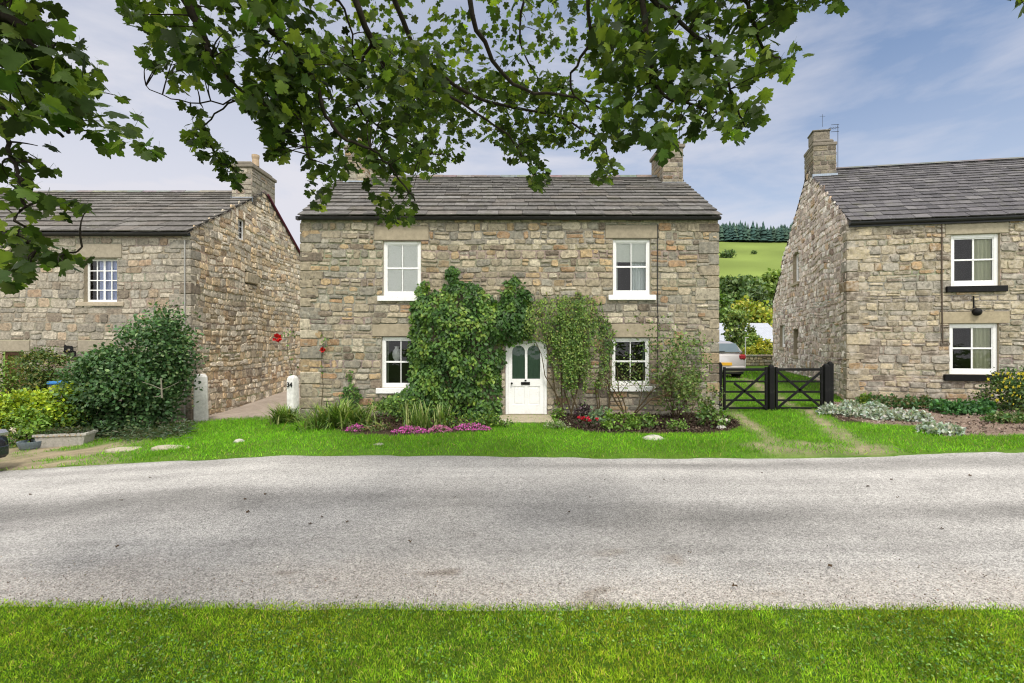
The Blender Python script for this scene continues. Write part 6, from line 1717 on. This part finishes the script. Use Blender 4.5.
# ------------------------------------------------------------------ the big sycamore whose boughs hang over the view
def sycamore():
    org = (-3.6, -2.6, 0.0)
    T = thing('sycamore_tree', 'sycamore whose leafy boughs hang down across the top of the view', 'tree', org)
    tops = Vector((-3.2, -2.2, 4.2))
    mb = MB(); mb.tube([(-3.6, -2.6, -.2), (-3.6, -2.6, .3), (-3.5, -2.5, 1.6), (-3.3, -2.3, 3.0), tops, (-2.9, -2.0, 6.0), (-2.6, -1.6, 8.0)], [.52, .40, .33, .30, .26, .18, .07], 14)
    mb.build('trunk', M['bark'], T, smooth=True)
    # boughs as picture-row polylines with their own distances: (px, py, Y), radius start..end
    B = [([(-330, -160, 2.0), (-120, -50, 2.0), (0, 14, 2.1), (28, 38, 2.15), (45, 75, 2.2), (60, 110, 2.25), (72, 133, 2.3)], .034, .010),
         ([(-200, 20, 2.0), (-30, 95, 2.1), (38, 124, 2.2), (66, 138, 2.25)], .016, .006),
         ([(-160, 60, 2.0), (-20, 118, 2.15), (5, 136, 2.2), (12, 165, 2.2), (24, 190, 2.2), (20, 216, 2.2), (24, 243, 2.22), (58, 253, 2.3), (82, 250, 2.35)], .012, .004),
         ([(120, -190, 2.4), (160, -80, 2.5), (185, -5, 2.6), (202, 35, 2.7), (214, 60, 2.75)], .034, .016),
         ([(230, -160, 2.8), (240, -40, 3.0), (265, 20, 3.0), (285, 45, 3.1), (310, 75, 3.1), (325, 115, 3.2), (345, 140, 3.2), (375, 150, 3.3), (395, 172, 3.35), (415, 200, 3.4)], .026, .005),
         ([(214, 60, 2.75), (235, 85, 2.9), (265, 105, 3.0), (300, 120, 3.1), (308, 160, 3.15)], .012, .004),
         ([(310, 75, 3.1), (270, 92, 3.1), (240, 100, 3.15), (190, 102, 3.2), (147, 88, 3.3)], .009, .003),
         ([(235, 100, 3.1), (205, 125, 3.15), (215, 150, 3.2), (235, 170, 3.25)], .006, .003),
         ([(350, -120, 3.2), (345, -40, 3.2), (372, 40, 3.4), (400, 88, 3.9), (440, 92, 4.4), (495, 125, 4.9), (520, 152, 5.1), (536, 178, 5.2)], .030, .005),
         ([(400, -110, 4.0), (385, -40, 4.0), (420, 55, 4.5), (480, 98, 5.0), (560, 118, 5.3), (600, 142, 5.4), (612, 172, 5.4)], .032, .005),
         ([(372, 40, 3.4), (355, 80, 3.5), (368, 120, 3.6), (420, 150, 3.8), (445, 155, 4.0)], .012, .004),
         ([(480, -120, 3.8), (468, -40, 3.6), (478, 30, 3.7), (522, 90, 4.1), (582, 98, 4.5), (628, 128, 4.6)], .030, .006),
         ([(600, -110, 3.4), (588, -30, 3.4), (590, 40, 3.6), (570, 80, 3.8), (590, 110, 3.9)], .022, .005),
         ([(660, -120, 3.0), (638, -40, 3.0), (650, 50, 3.0), (655, 85, 3.05), (690, 106, 3.05), (720, 112, 3.1)], .026, .005),
         ([(640, -10, 3.0), (690, 30, 3.0), (718, 55, 3.05), (738, 110, 3.1), (745, 125, 3.1)], .016, .004),
         ([(770, -110, 3.0), (735, -40, 3.0), (750, 15, 3.0), (770, 50, 3.05), (790, 72, 3.1)], .022, .004),
         ([(820, -90, 3.0), (790, -40, 3.0), (800, -10, 3.0), (835, 3, 3.0)], .014, .004),
         ([(540, -100, 4.4), (530, -30, 4.4), (520, 40, 4.7), (545, 90, 5.0)], .02, .005),
         ([(300, -100, 3.4), (310, -30, 3.4), (345, 10, 3.6), (355, 60, 3.8)], .018, .005),
         ([(1120, -150, 3.1), (1070, -70, 3.1), (1025, -10, 3.1), (1016, -4, 3.1)], .014, .004)]
    nodes = []
    for pts, r0, r1 in B:
        w_ = [P(*p) for p in pts]
        # smooth resample with a little wander
        S = []; m_ = len(w_)
        for i in range(m_ - 1):
            p0, p1, p2, p3 = w_[max(0, i - 1)], w_[i], w_[i + 1], w_[min(m_ - 1, i + 2)]
            for k in range(5):
                t = k / 5; S.append(.5 * ((2 * p1) + (p2 - p0) * t + (2 * p0 - 5 * p1 + 4 * p2 - p3) * t * t + (3 * p1 - p0 - 3 * p2 + p3) * t ** 3))
        S.append(w_[-1])
        S = [s + Vector((random.gauss(0, .007), random.gauss(0, .012), random.gauss(0, .007))) for s in S]
        first = w_[0]
        mb = MB()
        rad = [r0 + (r1 - r0) * (i / (len(S) - 1)) ** .8 for i in range(len(S))]
        if pts[0][1] < 15 or pts[0][0] < -100:       # carried on back to the trunk, above the view
            a = tops + Vector((random.uniform(-.1, .1), random.uniform(-.1, .1), random.uniform(-.3, 1.2)))
            e = first; midp = a.lerp(e, .5) + Vector((0, 0, .9)); pre = []
            for k in range(7):
                t = k / 7; pre.append(a * (1 - t) ** 2 + midp * 2 * t * (1 - t) + e * t * t)
            S2 = pre + S; rad = [.11 + (r0 - .11) * (k / 7) ** .6 for k in range(7)] + rad
        else: S2 = S
        mb.tube(S2, rad, 7); mb.build('branch', M['bark'], T, smooth=True)
        nodes += [(s, i / len(S)) for i, s in enumerate(S)]
    NP = np.array([list(a) for a, _ in nodes])
    # outline of the leafy mass in the photograph's own terms: lower edge row for each column
    low = [(-400, 150), (-60, 150), (0, 128), (45, 128), (70, 140), (92, 158), (120, 168), (150, 166), (172, 120), (166, 60), (168, 60)]
    reg = []   # (polygon, n clusters, Y range, leaf size)
    reg.append(([(-260, -160), (-20, -160), (40, -30), (58, 8), (60, 30), (52, 40), (80, 34), (100, 50), (112, 62), (98, 78), (128, 100), (158, 126), (162, 156), (128, 165), (98, 140), (82, 128), (52, 118), (20, 126), (-60, 140), (-260, 130)], 250, (1.95, 2.6), .080))
    reg.append(([(0, 140), (44, 142), (72, 152), (66, 168), (34, 176), (40, 190), (70, 196), (98, 206), (70, 218), (40, 214), (30, 232), (62, 240), (104, 254), (78, 268), (36, 262), (20, 286), (0, 282)], 24, (2.1, 2.4), .066))
    reg.append(([(100, -140), (120, -10), (118, 8), (128, 30), (150, 25), (140, 66), (158, 68), (168, 86), (185, 100), (200, 78), (235, 95), (262, 125), (278, 125), (290, 95), (330, 70), (330, -140)], 190, (2.5, 3.4), .079))
    reg.append(([(180, 100), (196, 118), (182, 134), (196, 156), (214, 158), (220, 176), (238, 188), (244, 172), (226, 150), (206, 130), (215, 112)], 22, (3.0, 3.3), .064))
    reg.append(([(240, 60), (258, 112), (270, 156), (285, 158), (296, 130), (312, 120), (310, 60)], 56, (3.0, 3.5), .075))
    reg.append(([(300, 40), (305, 120), (302, 170), (310, 205), (330, 206), (336, 180), (362, 170), (372, 210), (385, 226), (418, 222), (412, 180), (432, 150), (450, 110), (440, 30)], 165, (3.2, 4.4), .076))
    reg.append(([(395, 100), (400, 170), (430, 178), (460, 160), (472, 138), (500, 145), (506, 160), (530, 160), (528, 186), (548, 190), (552, 168), (535, 140), (560, 150), (572, 150), (600, 160), (588, 180), (606, 186), (622, 166), (604, 150), (600, 115), (560, 70), (430, 70)], 230, (5.0, 6.2), .082))
    reg.append(([(330, -140), (320, 60), (440, 110), (600, 120), (640, 80), (640, -140)], 340, (4.4, 6.2), .084))
    reg.append(([(600, -120), (590, 60), (605, 110), (598, 138), (622, 146), (650, 138), (668, 132), (700, 138), (722, 132), (742, 148), (750, 122), (768, 118), (764, 92), (752, 80), (768, 70), (786, 84), (808, 52), (792, 42), (776, 62), (772, 34), (792, 18), (845, 6), (850, -20), (900, -60), (900, -120)], 290, (2.75, 3.7), .081))
    reg.append(([(640, 128), (668, 130), (680, 148), (664, 150), (648, 144)], 4, (3.0, 3.1), .11))
    reg.append(([(1008, -14), (1030, -14), (1030, 5), (1012, 5)], 3, (3.0, 3.2), .10))
    POS = []; FW = []; NR = []; SZ = []; CI = []
    tw = MB(); cid = 0
    for poly, nc, (ya, yb), ls in reg:
        got = 0; xs = [p[0] for p in poly]; ys = [p[1] for p in poly]; guard = 0
        while got < nc and guard < 9000:
            guard += 1
            px, py = random.uniform(min(xs), max(xs)), random.uniform(min(ys), max(ys))
            if not bool(inpoly(np.array([px]), np.array([py]), poly)[0]): continue
            got += 1; Y = random.uniform(ya, yb); c = P(px, py, Y)
            j = int(np.argmin(((NP - np.array(c)) ** 2).sum(1))); a = Vector(NP[j])
            dist = (c - a).length
            if dist < .30:
                mid = a.lerp(c, .5) + Vector((random.gauss(0, .05), random.gauss(0, .05), random.uniform(.0, .08))) * min(1, dist * 2)
                tw.tube([a * (1 - u) ** 2 + mid * 2 * u * (1 - u) + c * u * u for u in (0, .2, .4, .6, .8, 1)], [.0048, .0043, .0037, .0031, .0025, .0018], 4)
            k = random.randint(5, 9); cid += 1
            d0 = (c - a).normalized() if dist > .05 else Vector((0, -.3, -.5))
            for _ in range(k):
                for _try in range(6):
                    o = Vector((random.gauss(0, 1), random.gauss(0, 1), random.gauss(-.15, .9))) * ls * 1.25
                    p = c + o; qx = 512 + p.x / p.y * F; qy = 341.5 - (p.z - CAMZ) / p.y * F
                    if bool(inpoly(np.array([qx]), np.array([qy]), poly)[0]): break
                else: continue
                POS.append(list(p)); az = random.uniform(0, 6.28); dr = random.uniform(.25, 1.15)
                f = Vector((math.cos(az) * math.cos(dr), math.sin(az) * math.cos(dr), -math.sin(dr))) + d0 * .25
                up = Vector((random.gauss(0, .45), random.gauss(0, .45), 1)) - Vector((math.cos(az), math.sin(az), 0)) * -.2
                FW.append(list(f)); NR.append(list(up)); SZ.append(ls * random.uniform(.6, 1.15)); CI.append(cid)
    tw.build('twigs', M['bark'], T)['kind'] = 'stuff'
    n = len(POS); CI = np.array(CI)
    c = pal(n, [(.056, .094, .020), (.088, .138, .027), (.036, .061, .015), (.20, .27, .045)], .26, [.35, .29, .22, .14]) * RNG.uniform(.8, 1.2, CI.max() + 1)[CI][:, None]
    scatter('foliage', SYC, POS, FW, NR, SZ, c, M['tree_leaf'], T, org)
    # the rest of the crown, above and behind the viewer
    lobes = [((-3, -1.5, 8.2), (5.5, 4.5, 2.6)), ((1.8, .5, 7.6), (4.5, 3.6, 2.0)), ((-5.5, -3.5, 6.5), (3, 3, 2.0)), ((1.0, 3.2, 6.6), (3.6, 1.5, 1.2))]
    k = 2200; pos, out, idx = blob_points(lobes, k, .45, .38, 320)
    keep = ~((pos[:, 1] > .3) & ((341.5 - (pos[:, 2] - CAMZ) / np.maximum(pos[:, 1], .1) * F) > -30)); pos, out = pos[keep], out[keep]; k = len(pos)
    scatter('upper_crown', SYC, pos, norm(RNG.normal(0, .7, (k, 3)) + np.array([0, 0, -.5])), norm(RNG.normal(0, .4, (k, 3)) + np.array([0, 0, 1])), .19 * RNG.uniform(.6, 1.2, k),
            pal(k, [(.055, .125, .018), (.075, .16, .022)], .16), M['tree_leaf'], T, org)


sycamore()


# ------------------------------------------------------------------ litter on the road
def litter():
    spots = [(310, 527), (322, 520), (248, 515), (347, 525), (117, 550), (121, 503), (245, 502), (265, 497), (150, 480), (569, 515), (605, 482), (664, 482), (652, 483), (590, 500), (892, 482), (942, 532), (970, 478),
             (898, 500), (868, 489), (690, 556), (762, 475), (455, 500), (30, 497), (830, 570), (735, 590), (560, 588), (985, 580), (410, 545)]
    proto = None
    for i, (px, py) in enumerate(spots):
        x, y = gp(px, py); z = gz(x, y) + .036
        if proto is None:
            mb = MB(); sv = [(a * .05, (b - .4) * .05, .012 * math.sin(6 * a) + .008 * abs(a) * 3) for a, b, c in SYC[0][:len(_o) + 1]]
            mb.add(sv, [(0, 1 + k, 1 + (k + 1) % len(_o)) for k in range(len(_o))], (.085, .055, .03)); o = mb.build('fallen_leaf', mat('dead_leaf', None, .85, .2, 60, .3), smooth=False); proto = o
        else:
            o = proto.copy(); COL.objects.link(o)
        o.location = (x, y, z); o.rotation_euler = (random.uniform(-.3, .3), random.uniform(-.3, .3), random.uniform(0, 6.28)); s = random.uniform(.35, .78); o.scale = (s, s, s)
        tag(o, 'small brown fallen leaf lying on the grey road', 'leaf', 'fallen leaves on the road')
    # grit and crumbs along the near edge
    n = 4200; x = RNG.uniform(-5, 5, n); y = 3.62 + np.abs(RNG.normal(0, .34, n)); z = g(x, y) + .02 + .03 * np.sin(np.pi * np.clip((y - 3.3) / 5.3, 0, 1))
    o = scatter('road_grit', DIAM, np.stack([x, y, z + .002], -1), rdir(n), rdir(n, 1.5), RNG.uniform(.005, .016, n), pal(n, [(.34, .29, .24), (.22, .17, .12), (.45, .42, .38), (.13, .10, .075)], .2), M['soil'], widths=RNG.uniform(.8, 1.6, n))
    tag(o, 'loose grit and soil crumbs along the near edge of the road', 'grit', kind='stuff')


litter()
